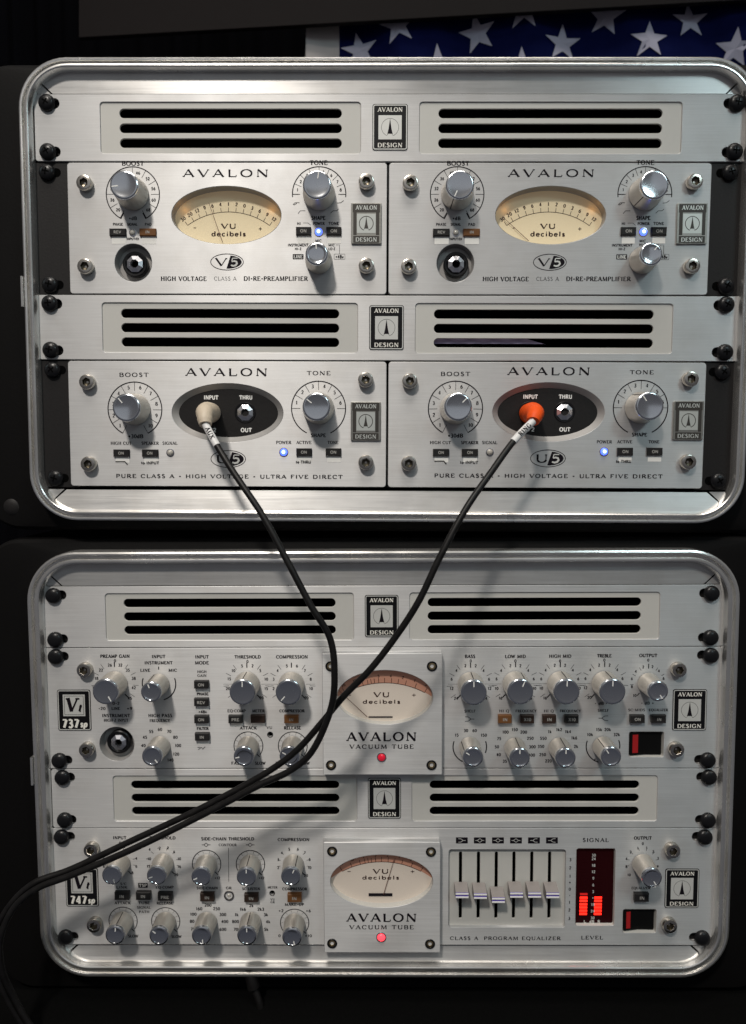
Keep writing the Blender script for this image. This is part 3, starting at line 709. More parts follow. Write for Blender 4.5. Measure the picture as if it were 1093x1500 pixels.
    print_(t, 'MIC', b(570, 465), 1.7, 4.2, 'sans'); print_(t, 'HI-Z', b(570, 485), 1.6, 4.5, 'sans')
    print_(t, 'MIC', b(640, 488), 1.6, 4.2, 'sans'); print_(t, 'LO-Z', b(642, 508), 1.6, 4.6, 'sans')
    box_print(t, b(462, 550), 7.4, 3.5, 'LINE'); box_print(t, b(683, 550), 7.4, 3.5, '+48v', False)
    lines(t, b(680, 500), [[b(664, 487), b(683, 487), b(683, 534)]], .3)
    knob(t, b(572, 570), K_SEL, kn[2])
    badge(t, b(826, 375), 20.6, 27.0, kind='pewter')
    return t

# ---- direct box, half width
def direct_box(label, D, org, w_, h_, kn):
    A = q3((30, 510, 3.643)); B = q3((310, 510, 3.643))
    a = lambda x, y, h=0: tuple(u + v for u, v in zip(A(x, y, h), D)); b = lambda x, y, h=0: tuple(u + v for u, v in zip(B(x, y, h), D))
    t = thing('direct_box', label, 'direct box', org[0], 0, org[1], 'half-width direct boxes')
    L = lambda p: (p[0] - org[0], p[1] - org[1])
    wc = ((a(805, 0)[0] + b(378, 0)[0]) / 2, (a(805, 187)[1] + a(805, 500)[1]) / 2); win = L(wc)
    rx = (b(378, 300)[0] - a(805, 300)[0]) / 2; rz = (a(805, 187)[1] - a(805, 500)[1]) / 2
    part('faceplate', plate([rrect(0, h_ / 2, w_, h_, 2.2), ell(win[0], win[1], rx, rz, 72)], 3.2, .35, 0), 'brushed', t)
    part('chassis', G().box(-w_ / 2 + 4, w_ / 2 - 4, 3, h_ - 3, -170, -10).mesh('chassis'), 'inside', t)
    for p in (a(364, 183), a(372, 618), b(823, 172), b(824, 610)): cap_screw(t, *p)
    print_(t, 'BOOST', a(605, 142), 2.7, 20.5, 'serif', space=.2)
    c = a(611, 326); R0 = 18.8
    its = [(str(i + 1), (c[0] + 15.6 * math.cos(math.radians(90 - (-137 + i * 30.4))), c[1] + 15.6 * math.sin(math.radians(90 - (-137 + i * 30.4))))) for i in range(10)]
    tk = [(-152 + i * 30.4, 12.6, R0, .34) for i in range(11)]
    marks(t, c, its, 2.4, tk, arcs=[(R0, -152, 152, .75)], style='serif')
    knob(t, c, K_BIG, kn[0])
    print_(t, '+30dB', a(615, 470), 2.6, 10.5, 'bold')
    for s, x, wd in (('HIGH CUT', 537, 14.5), ('SPEAKER', 692, 12), ('SIGNAL', 798, 10.5)): print_(t, s, a(x, 507), 2.1, wd, 'serif')
    button(t, a(537, 560, 1.7), 11.2, 5.1, 'button', 'ON', 1.7, below=4.2); button(t, a(690, 560, 1.7), 11.2, 5.1, 'button', 'ON', 1.7, below=4.2)
    lines(t, a(540, 610), [[a(508, 606), a(558, 606), a(572, 622)]], .8, h=.2)
    print_(t, 'to INPUT', a(692, 612), 1.9, 12.5, 'bold', h=.2)
    led(t, a(800, 558), 2.2, 'ledoff')
    print_(t, 'AVALON', ((a(877, 0)[0] + b(300, 0)[0]) / 2, a(877, 127)[1]), 5.2, 57, 'serif', space=.28)
    # recessed socket plate
    r0 = [(x, .05, z) for x, z in ell(0, 0, rx, rz, 72)]; r1 = [(x, 3.6, z) for x, z in ell(0, 0, rx - 4.0, rz - 3.6, 72)]
    part('socket_bezel', G().loft([r1, r0]).mesh('socket_bezel', 40), 'wallgrey', t, wc[0], 0, wc[1])
    sp = part('socket_plate', G().poly(ell(0, 0, rx - 2, rz - 2, 64), -3.5).mesh('socket_plate'), 'ear', t, wc[0], 0, wc[1])
    for s, p, wd in (('INPUT', a(1017, 263, -3.4), 10), ('THRU', b(183, 263, -3.4), 9), ('OUT', b(185, 437, -3.4), 7.5), ('1/2', a(1020, 437, -3.4), 6.5)):
        print_(sp, s, p, 2.7, wd, 'sans', 'offwhite', h=-3.4)
    j1 = a(1012, 345, -3.5); j2 = b(180, 345, -3.5)
    for j in (j1, j2): jack(t, j, 3.2, 7.6)
    oval_logo(t, ((a(1008, 0)[0] + b(178, 0)[0]) / 2, a(1008, 591)[1]), 12.1, 5.9, 'U')
    print_(t, 'PURE CLASS A - HIGH VOLTAGE - ULTRA FIVE DIRECT', ((a(490, 0)[0] + b(705, 0)[0]) / 2, a(490, 682)[1]), 2.6, 159, 'bold', space=.2)
    print_(t, 'TONE', b(572, 133), 2.7, 16.5, 'serif', space=.2)
    c = b(571, 322)
    its = [(str(i + 1), (c[0] + 15.8 * math.cos(math.radians(165 - 30 * i)), c[1] + 15.8 * math.sin(math.radians(165 - 30 * i)))) for i in range(6)]
    marks(t, c, its, 2.4, [(-90 + i * 30, 12.8, R0, .34) for i in range(7)], arcs=[(R0, -154, 154, .75)], style='serif')
    knob(t, c, K_BIG, kn[1])
    print_(t, 'SHAPE', b(570, 465), 2.4, 10.5, 'bold')
    for s, x, wd in (('POWER', 385, 10.5), ('ACTIVE', 493, 10.5), ('TONE', 648, 7.5)): print_(t, s, b(x, 503), 2.1, wd, 'serif')
    led(t, b(385, 555), 2.5, 'ledblueco', core=1)
    button(t, b(493, 555, 1.7), 10.8, 5.4, 'button', 'ON', 1.7, below=4.2); button(t, b(650, 555, 1.7), 10.8, 5.4, 'button', 'ON', 1.7, below=4.2)
    print_(t, 'to THRU', b(490, 607), 1.9, 10.5, 'bold', h=.2)
    badge(t, b(823, 390), 20.8, 26.6, kind='pewter')
    return t, j1

# ---- block with the oval meter on the full-width units
def meter_block(t, px, py, ecz, nd, lit, scalenums):
    """px, py: outline of the raised plate in the photograph; ecz: centre and half axes of the oval (pixels)"""
    FR = 7.0
    a = P(px[0], py[0], FR); b = P(px[1], py[1], FR); c = ((a[0] + b[0]) / 2, (a[1] + b[1]) / 2)
    w_, h_ = b[0] - a[0], a[1] - b[1]
    ec = P(ecz[0], ecz[1], FR); e1 = P(ecz[0] + ecz[2], ecz[1] + ecz[3], FR); rx, rz = e1[0] - ec[0], ec[1] - e1[1]
    m_ = part('meter_plate', plate([rrect(0, 0, w_, h_, .8), ell(ec[0] - c[0], ec[1] - c[1], rx, rz, 72)], 7.2, .35, FR), 'brushed', t, c[0], 0, c[1])
    r0 = [(x, -FR + .05, z) for x, z in ell(0, 0, rx, rz, 72)]; r1 = [(x, -2.0, z) for x, z in ell(0, 0, rx - .4, rz - .4, 72)]
    part('meter_bezel', G().loft([r1, r0]).mesh('meter_bezel', 40), 'insert', m_, ec[0], 0, ec[1])
    dl = 2.2
    dial = part('dial', G().poly(ell(0, 0, rx + 2, rz + 2, 64), dl).mesh('dial'), 'dialwhite', m_, ec[0], 0, ec[1])
    apx = P(ecz[0], ecz[1] - ecz[3] * (.74 if lit else .54), dl); half = 28.2
    R = 60.0; xo = -.5 if lit else -2.2; z0 = apx[1] - R - ec[1]
    k = [(x, z) for x, z in ell(0, z0, R + .2, R + .2, 40, 90 + 40, 90 - 40)] + [(x, z) for x, z in ell(0, z0, R + 17, R + 17, 40, 90 - 40, 90 + 40)]
    n_ = 41
    def clip(x, z):
        d = math.hypot(x / (rx + 1.0), z / (rz + 1.0)); return (x / d, z / d) if d > 1 else (x, z)
    k = [clip(x, z) for x, z in k]
    gb = G(); gb.add([(x, -(dl + .05), z) for x, z in k], [(i, 2 * n_ - 1 - i, 2 * n_ - 2 - i, i + 1) for i in range(n_ - 1)])
    part('scale_band', gb.mesh('scale_band'), 'dialband', dial, ec[0], 0, ec[1])
    g = G(); g.ribbon(ell(0, z0, R, R, 40, 90 + half, 90 - half), .4, dl + .12)
    for f in (0, .13, .24, .3, .34, .38, .43, .5, .58, .66, .75, .87, 1):
        an = math.radians(90 + half - 2 * half * f)
        g.ribbon([(R * math.cos(an), z0 + R * math.sin(an)), ((R + 3.6) * math.cos(an), z0 + (R + 3.6) * math.sin(an))], .36, dl + .14)
    for i, s in enumerate(scalenums):
        f = i / (len(scalenums) - 1); an = math.radians(90 + half * .95 - 2 * half * .95 * f)
        letter(g, s, (R + 5.2) * math.cos(an), z0 + (R + 5.2) * math.sin(an), 1.9, None, 'serif', rot=an - math.pi / 2, h=dl + .16)
    letter(g, 'VU', xo, .4 if not lit else 4.7, 3.4, 11.5, 'bold', h=dl + .12); letter(g, 'decibels', xo, -4.7 if not lit else 0.0, 2.7, 27, 'bold', h=dl + .12)
    letter(g, '-', xo - 23, .2 if not lit else 4.7, 4, 3.4, 'thin', h=dl + .12); letter(g, '+', xo + 23, .2 if not lit else 4.7, 4, 3.6, 'thin', h=dl + .12)
    part('scale_print', g.mesh('scale_print'), 'dialprint', dial, ec[0], 0, ec[1])
    part('glass_cover', G().poly(ell(0, 0, rx - .1, rz - .1, 64), FR - 1.6).mesh('glass_cover'), 'glass_cover', m_, ec[0], 0, ec[1])
    bc = P(*nd[2], dl + .5)
    part('meter_pivot', G().box(-8.6, 8.6, -.4 if not lit else -1.0, .4 if not lit else 1.0, dl, dl + .5).mesh('meter_pivot'), 'ink', dial, bc[0], 0, bc[1])
    needle(dial, P(*nd[0], dl + .9), P(*nd[1], dl + .9), .42, dl + .9)
    return m_, FR

def rocker(t, x0, x1, y0, y1, rx0, rx1):
    a = P(x0, y0); b = P(x1, y1); c = ((a[0] + b[0]) / 2, (a[1] + b[1]) / 2); w_, h_ = b[0] - a[0], a[1] - b[1]
    fr = part('switch_recess', G().loft([[(x, 4.0, z) for x, z in rrect(0, 0, w_ - .8, h_ - .8, 1.2)], [(x, .05, z) for x, z in rrect(0, 0, w_, h_, 1.5)]]).mesh('switch_recess', 40), 'insert', t, c[0], 0, c[1])
    part('switch_back', G().poly(rrect(0, 0, w_, h_, 1), -3.8).mesh('switch_back'), 'recessblack', fr)
    g = G().add([(-w_ / 2 + 1, 3.6, -h_ / 2 + 1.2), (w_ / 2 - 1, 3.6, -h_ / 2 + 1.2), (w_ / 2 - 1, 3.6, h_ / 2 - 1.2), (-w_ / 2 + 1, 3.6, h_ / 2 - 1.2),
                 (-w_ / 2 + 1, .6, -h_ / 2 + 1.2), (0, 2.6, -h_ / 2 + 1.2), (w_ / 2 - 1, 2.4, -h_ / 2 + 1.2), (w_ / 2 - 1, 2.4, h_ / 2 - 1.2), (0, 2.6, h_ / 2 - 1.2), (-w_ / 2 + 1, .6, h_ / 2 - 1.2)],
                [(4, 5, 8, 9), (5, 6, 7, 8), (0, 4, 9, 3), (6, 1, 2, 7), (0, 1, 6, 5, 4), (9, 8, 7, 2, 3)])
    rk = part('rocker_switch', g.mesh('rocker_switch'), 'rocker', fr)
    xa = -w_ / 2 + 2.8; xb = xa + (rx1 - rx0)
    f = lambda x: .6 + 2.0 * (x + w_ / 2 - 1) / (w_ / 2 - 1) - .12
    part('red_mark', G().add([(xa, f(xa), -h_ / 2 + 2.6), (xb, f(xb), -h_ / 2 + 2.6), (xb, f(xb), h_ / 2 - 2.6), (xa, f(xa), h_ / 2 - 2.6)], [(0, 1, 2, 3)]).mesh('red_mark'), 'redstrip', fr)
    return (c, w_, h_)

def num_ring(f, c, entries): return [(s, f(x, y)) for s, x, y in entries]
BT = 10.2, 5.6
def full_unit(name, label, cat, xc, z0, holes, cross=False):
    t = thing(name, label, cat, xc, 0, z0)
    Hh = 2 * U - .5; zc = Hh / 2 + .25
    sl = [rrect(s * (232.6 - 2.4), zc + q * 38.1, 12.5, 6.6, 3.2, 6) for s in (-1, 1) for q in (-1, 1)]
    part('faceplate', plate([rrect(0, zc, 482.6, Hh, 1.6)] + holes + sl, 3.2, .3, 0), 'brushed', t)
    part('chassis', G().box(-212, 212, 4, Hh - 4, -230, -14).mesh('chassis'), 'inside', t)
    for s in (-1, 1):
        for q in (-1, 1): rack_screw(t, xc + s * (232.8 + random.uniform(-.4, .4)), z0 + zc + q * 38.1, cross)
    return t

# ------------------------------------------------------------------ upper rack
UX, UZT, UZB = case('u', None, 0.0040, 137.0, 714.5, 566.5, None)
build_case('upper rack case with silver rim, black moulded shell, two plugged cables in front', UX, UZT, UZB, 13.4, 15.0,
           P(20, 91, -9)[1], P(20, 777, -9)[1], [(30, 408, 452, -1)], [(18, 742)])
frame(0.0040, P(566.5, 425.75)) if False else None
z = [UZT - U, UZT - 3 * U, UZT - 4 * U, UZT - 6 * U]
vent_panel('brushed aluminium vent panel, topmost of all, right under the upper rim', P(571.5, 185)[0], z[0], True)
vent_panel('slotted aluminium vent panel between the needle-meter preamplifiers and the cabled direct boxes', P(566.3, 475)[0], z[2], True)
tray('black tray holding the two cream-dial preamplifiers', UX, z[1]); tray('black tray holding the two direct boxes with plugged cables', UX, z[3])
def span(x0, x1, y): a, b = P(x0, y), P(x1, y); return ((a[0] + b[0]) / 2, b[0] - a[0])
(lx, lw_), (rx_, rw_) = span(100.2, 566.8, 330), span(569.4, 1040.0, 330)
DV = (P(669.8, 284.6)[0] - P(194.7, 284.6)[0], P(669.8, 284.6)[1] - P(194.7, 284.6)[1])
o1 = (lx, z[1] + .6)
preamp('left silver preamplifier, cream meter with its needle lifted off the stop', (0, 0), o1, lw_, 87.6, ((305.9, 296.9), (326, 354.5), (0, 0)), (-98, 8, -4))
o2 = (rx_, z[1] + .6)
preamp('right silver preamplifier, cream meter with its needle resting far left', DV, o2, rw_, 87.6, ((736.5, 317.7), (774.7, 353), (0, 0)), (205, 222, 38))
DU = (P(667.3, 598.4)[0] - P(197.7, 599.5)[0], P(667.3, 598.4)[1] - P(197.7, 599.5)[1])
(lx, lw_), (rx_, rw_) = span(101.4, 566.0, 618), span(568.6, 1032.2, 618)
_, JL = direct_box('left direct box with a beige plug in its input socket', (0, 0), (lx, z[3] + 1.4), lw_, 86.8, (-40, -52))
_, JR = direct_box('right direct box with an orange plug in its input socket', DU, (rx_, z[3] + 1.4), rw_, 86.8, (45, -35))
# cloth seen through the lowest slot of the middle vent panel
cl = P(715, 495, -4)
tcl = thing('cloth', 'lavender cloth showing through a slot of the middle vent panel', 'cloth', cl[0], 4.2, cl[1] - 4)
g = G(); nn = 24
vs = []
for i in range(nn + 1):
    x = -40 + 80 * i / nn
    for zz in (0, 6.6 if i < 18 else 6.6 - (i - 17)):
        vs.append((x, .4 * math.sin(i * 1.3), zz))
g.add(vs, [(2 * i, 2 * i + 2, 2 * i + 3, 2 * i + 1) for i in range(nn)])
part('fold', g.mesh('fold', 60), 'lavender', tcl)

# ------------------------------------------------------------------ lower rack
LX, LZT, LZB = case('l', None, -0.0045, 857.4, 1382.2, 560.5, None)
build_case('lower rack case with silver rim, standing on the dark table beneath the other', LX, LZT, LZB, 15.5, 11.0,
           P(20, 789, -9)[1], P(20, 1450, -9)[1], [(44, 1104, 1144, -1)], [], 1.05)
z = [LZT - U, LZT - 3 * U, LZT - 4 * U, LZT - 6 * U]
vent_panel('slotted vent panel at the top of the lower rack, crossed by both cables', P(559.2, 905)[0], z[0], False)
vent_panel('slotted vent panel between the channel strip and the compressor with sliders', P(563.3, 1170)[0], z[2], False)

# ---- channel strip
x7 = P(559.5, 1040)[0]; z7 = z[1]
A = q3((50, 940, 4.372)); B = q3((270, 940, 4.372)); C = q3((450, 940, 4.372)); E = q3((640, 940, 4.968)); F = q3((840, 940, 4.372))
LL = lambda p: (p[0] - x7, p[1] - z7)
jc = A(530, 655); sw0, sw1 = P(922, 1072), P(972, 1109)
holes = [ell(*LL(jc), 12.5, 12.5, 48), rrect((sw0[0] + sw1[0]) / 2 - x7, (sw0[1] + sw1[1]) / 2 - z7, sw1[0] - sw0[0], sw0[1] - sw1[1], 1.5), ell(*LL(B(550, 595)), 1.7, 1.7, 20)]
t = full_unit('channel_strip', 'channel strip with oval meter and two rows of knobs, meter needle at rest', 'channel strip', x7, z7, holes)
for p in (A(318, 185, 4), A(332, 697, 4), F(680, 183, 4), F(665, 695, 4)): cap_screw(t, *p)
model_badge(t, A(258, 438), 24.0, 30.0, '737'); badge(t, F(744, 436), 24.2, 30.0)
PT = lambda s, p, wd, hg=2.3, st='bold', **k: print_(t, s, p, hg, wd, st, **k)
PT('PREAMP GAIN', A(518, 93), 21); PT('INPUT', A(797, 95), 9.6); PT('INSTRUMENT', A(797, 135), 20, 2.2); PT('LINE', A(712, 183), 7, 2.1); PT('MIC', A(888, 183), 6, 2.1)
TK = lambda angs, r0, r1, w0=.3: [(a, r0, r1, w0) for a in angs]
big = [-125, -95, -62, -35, 35, 62, 95, 125]
def gain_scale(f, c, items, r0=13.0, r1=17.0, extra=True):
    tk = TK(big, r0, r1) + [(0, r0 - 1, r0 + 2.6, .75)]
    if extra: tk += [(-138, 10.5, 13.8, .8), (138, 10.5, 13.8, .8)]
    marks(t, c, [(s, f(x, y)) for s, x, y in items], 2.0, tk)
c = A(518, 268); gain_scale(A, c, [('0', 518, 122), ('26', 485, 150), ('32', 552, 150), ('22', 428, 182), ('35', 600, 182), ('18', 400, 235), ('38', 638, 235), ('42', 638, 295), ('16', 385, 295), ('45', 614, 362)]); knob(t, c, K_L, 150)
PT('LINE', A(523, 428), 6, 2.0); PT('-20', A(435, 428), 5, 2.0); PT('+9', A(612, 428), 4, 2.0); PT('0-2', A(525, 395), 5, 2.0)
c = A(800, 270); marks(t, c, [], 2, [(0, 10.3, 12.6, .7)], arcs=[(12.0, 70, 165, .8), (12.0, -100, -70, .8)]); knob(t, c, K_S, -20)
PT('INSTRUMENT', A(525, 473), 20); PT('HIGH Z INPUT', A(525, 503), 17.5, 2.1, 'serif')
cone_recess(t, jc, 12.5, 6.0); jack(t, A(537, 650), 1.6)
PT('HIGH PASS', A(808, 473), 17); PT('FREQUENCY', A(805, 505), 14.5, 2.1, 'serif')
c = A(806, 668)
marks(t, c, [(s, A(x, y)) for s, x, y in (('60', 806, 562), ('55', 750, 575), ('70', 865, 575), ('45', 710, 612), ('80', 905, 612), ('40', 700, 665), ('100', 922, 665), ('120', 910, 720), ('140', 873, 758))], 2.1); knob(t, c, K_S, 140)
PT('INPUT', B(113, 97), 9.6); PT('MODE', B(113, 135), 10); PT('HIGH', B(113, 192), 6.5, 1.8, 'serif'); PT('GAIN', B(113, 217), 6.5, 1.8, 'serif')
for (x, y, s, lb, ly) in ((107, 277, 'ON', 'PHASE', 333), (107, 390, 'REV', '+48v', 448), (108, 500, 'ON', 'FILTER', 555), (112, 612, 'IN', None, 0)):
    button(t, B(x, y, 3.2), *BT, 'button', s, below=3.8)
    if lb: PT(lb, B(118, ly), 8.3 if lb != '+48v' else 6, 2.0, h=.22)
lines(t, B(110, 680), [[B(86, 676), B(112, 676), B(90, 690)], [B(112, 676), B(118, 688), B(134, 672)]], .45, h=.2)
c = B(403, 272); gain_scale(B, c, [('0', 405, 127), ('5', 370, 155), ('2', 437, 155), ('10', 315, 185), ('5', 487, 185), ('15', 288, 238), ('10', 525, 240), ('15', 525, 300), ('20', 280, 300), ('20', 495, 360)]); knob(t, c, K_L, 0)
PT('THRESHOLD', B(406, 97), 18.6); PT('COMPRESSION', B(690, 97), 22.5)
c = B(688, 272); gain_scale(B, c, [('5', 657, 155), ('6', 722, 155), ('4', 598, 185), ('7', 772, 185), ('3', 572, 240), ('8', 810, 240), ('2', 572, 300), ('10', 812, 300), ('20', 783, 360)]); knob(t, c, K_L, -138)
PT('EQ*COMP', B(335, 443), 13, 2.0); PT('METER', B(475, 443), 8.8, 2.0); PT('COMPRESSOR', B(690, 443), 18, 2.0)
button(t, B(327, 500, 3.2), *BT, 'button', 'PRE', below=3.4); button(t, B(470, 498, 3.2), *BT, 'buttonbrown', None, below=3.4); button(t, B(685, 500, 3.2), *BT, 'buttonamber', 'IN', palepatch=False)
PT('ATTACK', B(410, 552), 12); PT('VU', B(545, 550), 4, 1.9, 'serif'); PT('RELEASE', B(693, 552), 12)
part('trim_hole', G().lathe([(2.2, .02), (2.1, .2), (1.7, .1)], 24, caps=False).mesh('trim_hole', 40), 'ringdark', t, B(550, 595)[0], 0, B(550, 595)[1])
for cx, a_ in ((411, -100), (695, -60)):
    c = B(cx, 668); marks(t, c, [], 2, TK([-90, -65, -40, -15, 15, 40, 65, 90], 8.2, 10.3, .2) + [(135, 8.6, 11.5, .7)], arcs=[(10.4, -125, 128, .62)]); knob(t, c, K_S, a_)
PT('FAST', B(335, 778), 7.4, 2.1); PT('SLOW', B(487, 778), 7.6, 2.1); PT('FAST', B(618, 778), 7.4, 2.1); PT('SLOW', B(770, 778), 7.6, 2.1)
mb, FR = meter_block(t, (471.7, 647.8), (957.5, 1135), (563.7, 1021.5, 70.3, 39.3), ((495.5, 1010.5), (538, 1050), (557.5, 1050.5)), False, ['20', '10', '7', '5', '4', '2', '1', '+'])
for p in (C(150, 157, FR), C(800, 157, FR), C(153, 790, FR), C(797, 790, FR)): small_screw(mb, p[0], p[1], -FR)
print_(mb, 'AVALON', C(477, 608, FR), 6.2, 49.5, 'serif', h=FR + .06, space=.22); print_(mb, 'VACUUM TUBE', C(477, 672, FR), 3.0, 45.5, 'serif', h=FR + .06, space=.25)
led(mb, C(477, 740, FR), 2.7, 'ledred', y=-FR)
# equaliser half
PT('BASS', E(242, 107), 7.2); PT('LOW MID', E(572, 107), 14.6); PT('HIGH MID', E(898, 105), 15.6); PT('TREBLE', F(199, 90), 10); PT('OUTPUT', F(480, 88), 12.6)
lines(t, E(500, 308), [[E(82, 309), E(150, 309)], [E(340, 308), E(470, 307)], [E(670, 306), E(800, 305)], [E(1000, 304), F(110, 268)]], .2, 'inkthin')
lines(t, B(400, 272), [[B(250, 272), B(318, 272)], [B(490, 272), B(600, 272)], [B(780, 272), B(838, 272)]], .2, 'inkthin')
c = E(245, 310); gain_scale(E, c, [('0', 247, 140), ('2', 208, 175), ('2', 283, 175), ('4', 143, 210), ('4', 340, 210), ('6', 108, 272), ('6', 380, 272), ('12', 108, 340), ('12', 384, 340), ('24', 140, 412), ('24', 352, 412)]); knob(t, c, K_L, 0)
c = E(572, 305); gain_scale(E, c, [('0', 572, 140), ('2', 535, 175), ('2', 608, 175), ('4', 468, 210), ('4', 665, 210), ('6', 435, 270), ('6', 706, 270), ('10', 435, 340), ('10', 710, 340), ('16', 463, 410), ('16', 680, 410)]); knob(t, c, K_L, 22)
c = E(897, 305); gain_scale(E, c, [('0', 897, 140), ('2', 858, 172), ('2', 934, 172), ('4', 792, 207), ('4', 990, 207), ('6', 760, 270), ('6', 1030, 270), ('10', 760, 338), ('10', 1034, 338), ('16', 788, 410), ('16', 1005, 410)]); knob(t, c, K_L, 2)
c = F(199, 268); gain_scale(F, c, [('0', 199, 118), ('2', 165, 150), ('2', 232, 150), ('4', 108, 180), ('4', 281, 180), ('6', 78, 235), ('6', 315, 235), ('12', 78, 295), ('12', 318, 295), ('20', 103, 357), ('20', 292, 357)]); knob(t, c, K_L, 0)
c = F(480, 265); marks(t, c, [(s, F(x, y)) for s, x, y in (('0', 480, 118), ('2', 448, 162), ('2', 507, 160), ('4', 400, 190), ('4', 548, 187), ('6', 375, 237), ('6', 578, 235), ('8', 375, 288), ('8', 585, 290), ('10', 393, 345))], 1.9, TK([-60, -30, 30, 60, 95, -95], 10.5, 13) + [(0, 10.5, 14, .7), (-140, 9.5, 12, .7)]); knob(t, c, K_S, 150)
PT('- dB -', F(178, 395), 9, 2.0); PT('- dB +', F(475, 393), 9, 2.0)
PT('SHELF', E(242, 505), 8, 2.0, 'serif'); PT('SHELF', F(192, 440), 8, 2.0, 'serif')
def fork(f, x, y, s, k, parent=None, m_='ink', wd=.45, h=.05):
    lines(parent or t, f(x, y), [[f(x - s * 30 * k, y - 15 * k), f(x - s * 8 * k, y - 14 * k), f(x + s * 10 * k, y), f(x + s * 32 * k, y)], [f(x - s * 30 * k, y + 15 * k), f(x - s * 8 * k, y + 14 * k), f(x + s * 10 * k, y)]], wd, m_, h=h)
fork(E, 238, 563, 1, 1.1); fork(F, 193, 490, -1, 1.0)
for x, s, wd in ((490, 'HI Q', 7), (650, 'FREQUENCY', 15), (815, 'HI Q', 7), (972, 'FREQUENCY', 15)): PT(s, E(x, 504), wd, 1.9, 'serif')
for x, mt, s in ((497, 'buttonamber', 'IN'), (660, 'buttonbrown', 'X10'), (820, 'buttonbrown', 'IN'), (984, 'button', 'X10')): button(t, E(x, 567, 3.2), 9.6, 6.0, mt, s, palepatch=False)
PT('SC*MIDS', F(405, 437), 12, 1.8, 'serif'); PT('EQUALIZER', F(545, 437), 13.5, 1.8, 'serif')
for x in (413, 550): button(t, F(x, 498, 3.2), *BT, 'button', 'ON' if x < 500 else 'IN', palepatch=False)
c = E(240, 765); marks(t, c, [(s, E(x, y)) for s, x, y in (('15', 145, 680), ('30', 212, 647), ('60', 275, 647), ('150', 342, 680))], 2.1, arcs=[(12.0, -155, -70, .8), (12.0, 70, 112, .8)]); knob(t, c, K_S, -55)
c = E(568, 770); marks(t, c, [(s, E(x, y)) for s, x, y in (('100', 500, 658), ('150', 567, 640), ('200', 632, 658), ('75', 453, 705), ('250', 680, 703), ('50', 437, 765), ('300', 695, 765), ('40', 450, 822), ('400', 690, 825), ('35', 495, 870))], 2.1); knob(t, c, K_S, 0)
c = E(890, 770); marks(t, c, [(s, E(x, y)) for s, x, y in (('1k', 822, 655), ('1k2', 890, 640), ('1k4', 955, 655), ('550', 775, 703), ('1k6', 1000, 700), ('350', 758, 762), ('2k', 1013, 762), ('250', 770, 822), ('220', 812, 868))], 2.1); knob(t, c, K_S, 2)
c = F(190, 670); marks(t, c, [(s, F(x, y)) for s, x, y in (('10k', 107, 595), ('15k', 165, 563), ('20k', 220, 563), ('32k', 278, 595))], 2.1, [(-150, 10.5, 12.5, .9)], arcs=[(12.0, -165, -70, .8), (12.0, 68, 98, .8)]); knob(t, c, K_S, -35)
rocker(t, 922, 972, 1072, 1109, 0, 4.2)

# ---- compressor with sliders
x4 = P(560.3, 1300)[0]; z4 = z[3]
A = q3((50, 1210, 4.372)); B = q3((270, 1210, 4.372)); C = q3((450, 1210, 4.372)); E = q3((640, 1210, 4.968)); F = q3((840, 1210, 4.372))
LL = lambda p: (p[0] - x4, p[1] - z4)
def rect_hole(x0, x1, y0, y1, r):
    a, b = P(x0, y0), P(x1, y1); return ((a[0] + b[0]) / 2, (a[1] + b[1]) / 2, b[0] - a[0], a[1] - b[1], r)
sl_ = rect_hole(657.7, 827.5, 1244.5, 1358.5, 2.0); lv = rect_hole(844.8, 899.6, 1243, 1356, 1.6); sw = rect_hole(912.9, 961, 1332, 1366.6, 1.5)
holes = [rrect(q[0] - x4, q[1] - z4, *q[2:]) for q in (sl_, lv, sw)] + [ell(*LL(B(563, 430)), 1.6, 1.6, 20)]
t = full_unit('compressor', 'compressor with six sliders and red level bars, lowest unit of the lower rack', 'compressor', x4, z4, holes)
for p in (A(362, 158, 4), A(382, 640, 4), F(640, 162, 4), F(620, 643, 4)): cap_screw(t, *p)
model_badge(t, A(308, 392), 24.0, 29.0, '747'); badge(t, F(695, 398), 24.6, 29.6)
PT('INPUT', A(548, 75), 9.6, 2.2); PT('THRESHOLD', A(822, 76), 19.0, 2.2)
def small_scale(f, c, items, hg=1.9, tk=True):
    marks(t, c, [(s, f(x, y)) for s, x, y in items], hg, (TK([-100, -75, -45, -15, 15, 45, 75, 100], 9.8, 12.2) + [(137, 8.8, 11.8, .7)]) if tk else [])
c = A(550, 235); small_scale(A, c, [('0', 550, 108), ('1', 523, 135), ('1', 580, 135), ('2', 482, 155), ('2', 615, 155), ('4', 655, 208), ('6', 655, 258), ('4', 445, 208), ('6', 447, 258), ('8', 630, 300)]); knob(t, c, K_X, 160)
c = A(828, 237); small_scale(A, c, [('-2', 800, 142), ('2', 857, 140), ('4', 740, 150), ('6', 897, 165), ('-10', 733, 210), ('10', 930, 210), ('15', 733, 258), ('16', 930, 260), ('20', 910, 312)]); knob(t, c, K_X, -105)
PT('S/C', A(572, 370), 4.6, 1.7); PT('LINK', A(562, 392), 8, 1.9); box_print(t, A(697, 380), 7.0, 3.7, 'TSP'); PT('EQ*COMP', A(836, 392), 13, 1.9)
for x, y, s in ((560, 452, 'IN'), (697, 452, 'IN'), (837, 457, 'PRE')): button(t, A(x, y, 3.2), 10.6, 6.0, 'button', s, palepatch=False)
PT('ATTACK', A(567, 493), 11.8, 2.0); PT('TUBE', A(705, 492), 8.4, 2.0); PT('SIGNAL', A(703, 522), 10, 1.9, 'serif'); PT('PATH', A(705, 550), 7.6, 1.9, 'serif'); PT('RELEASE', A(838, 494), 12, 2.0)
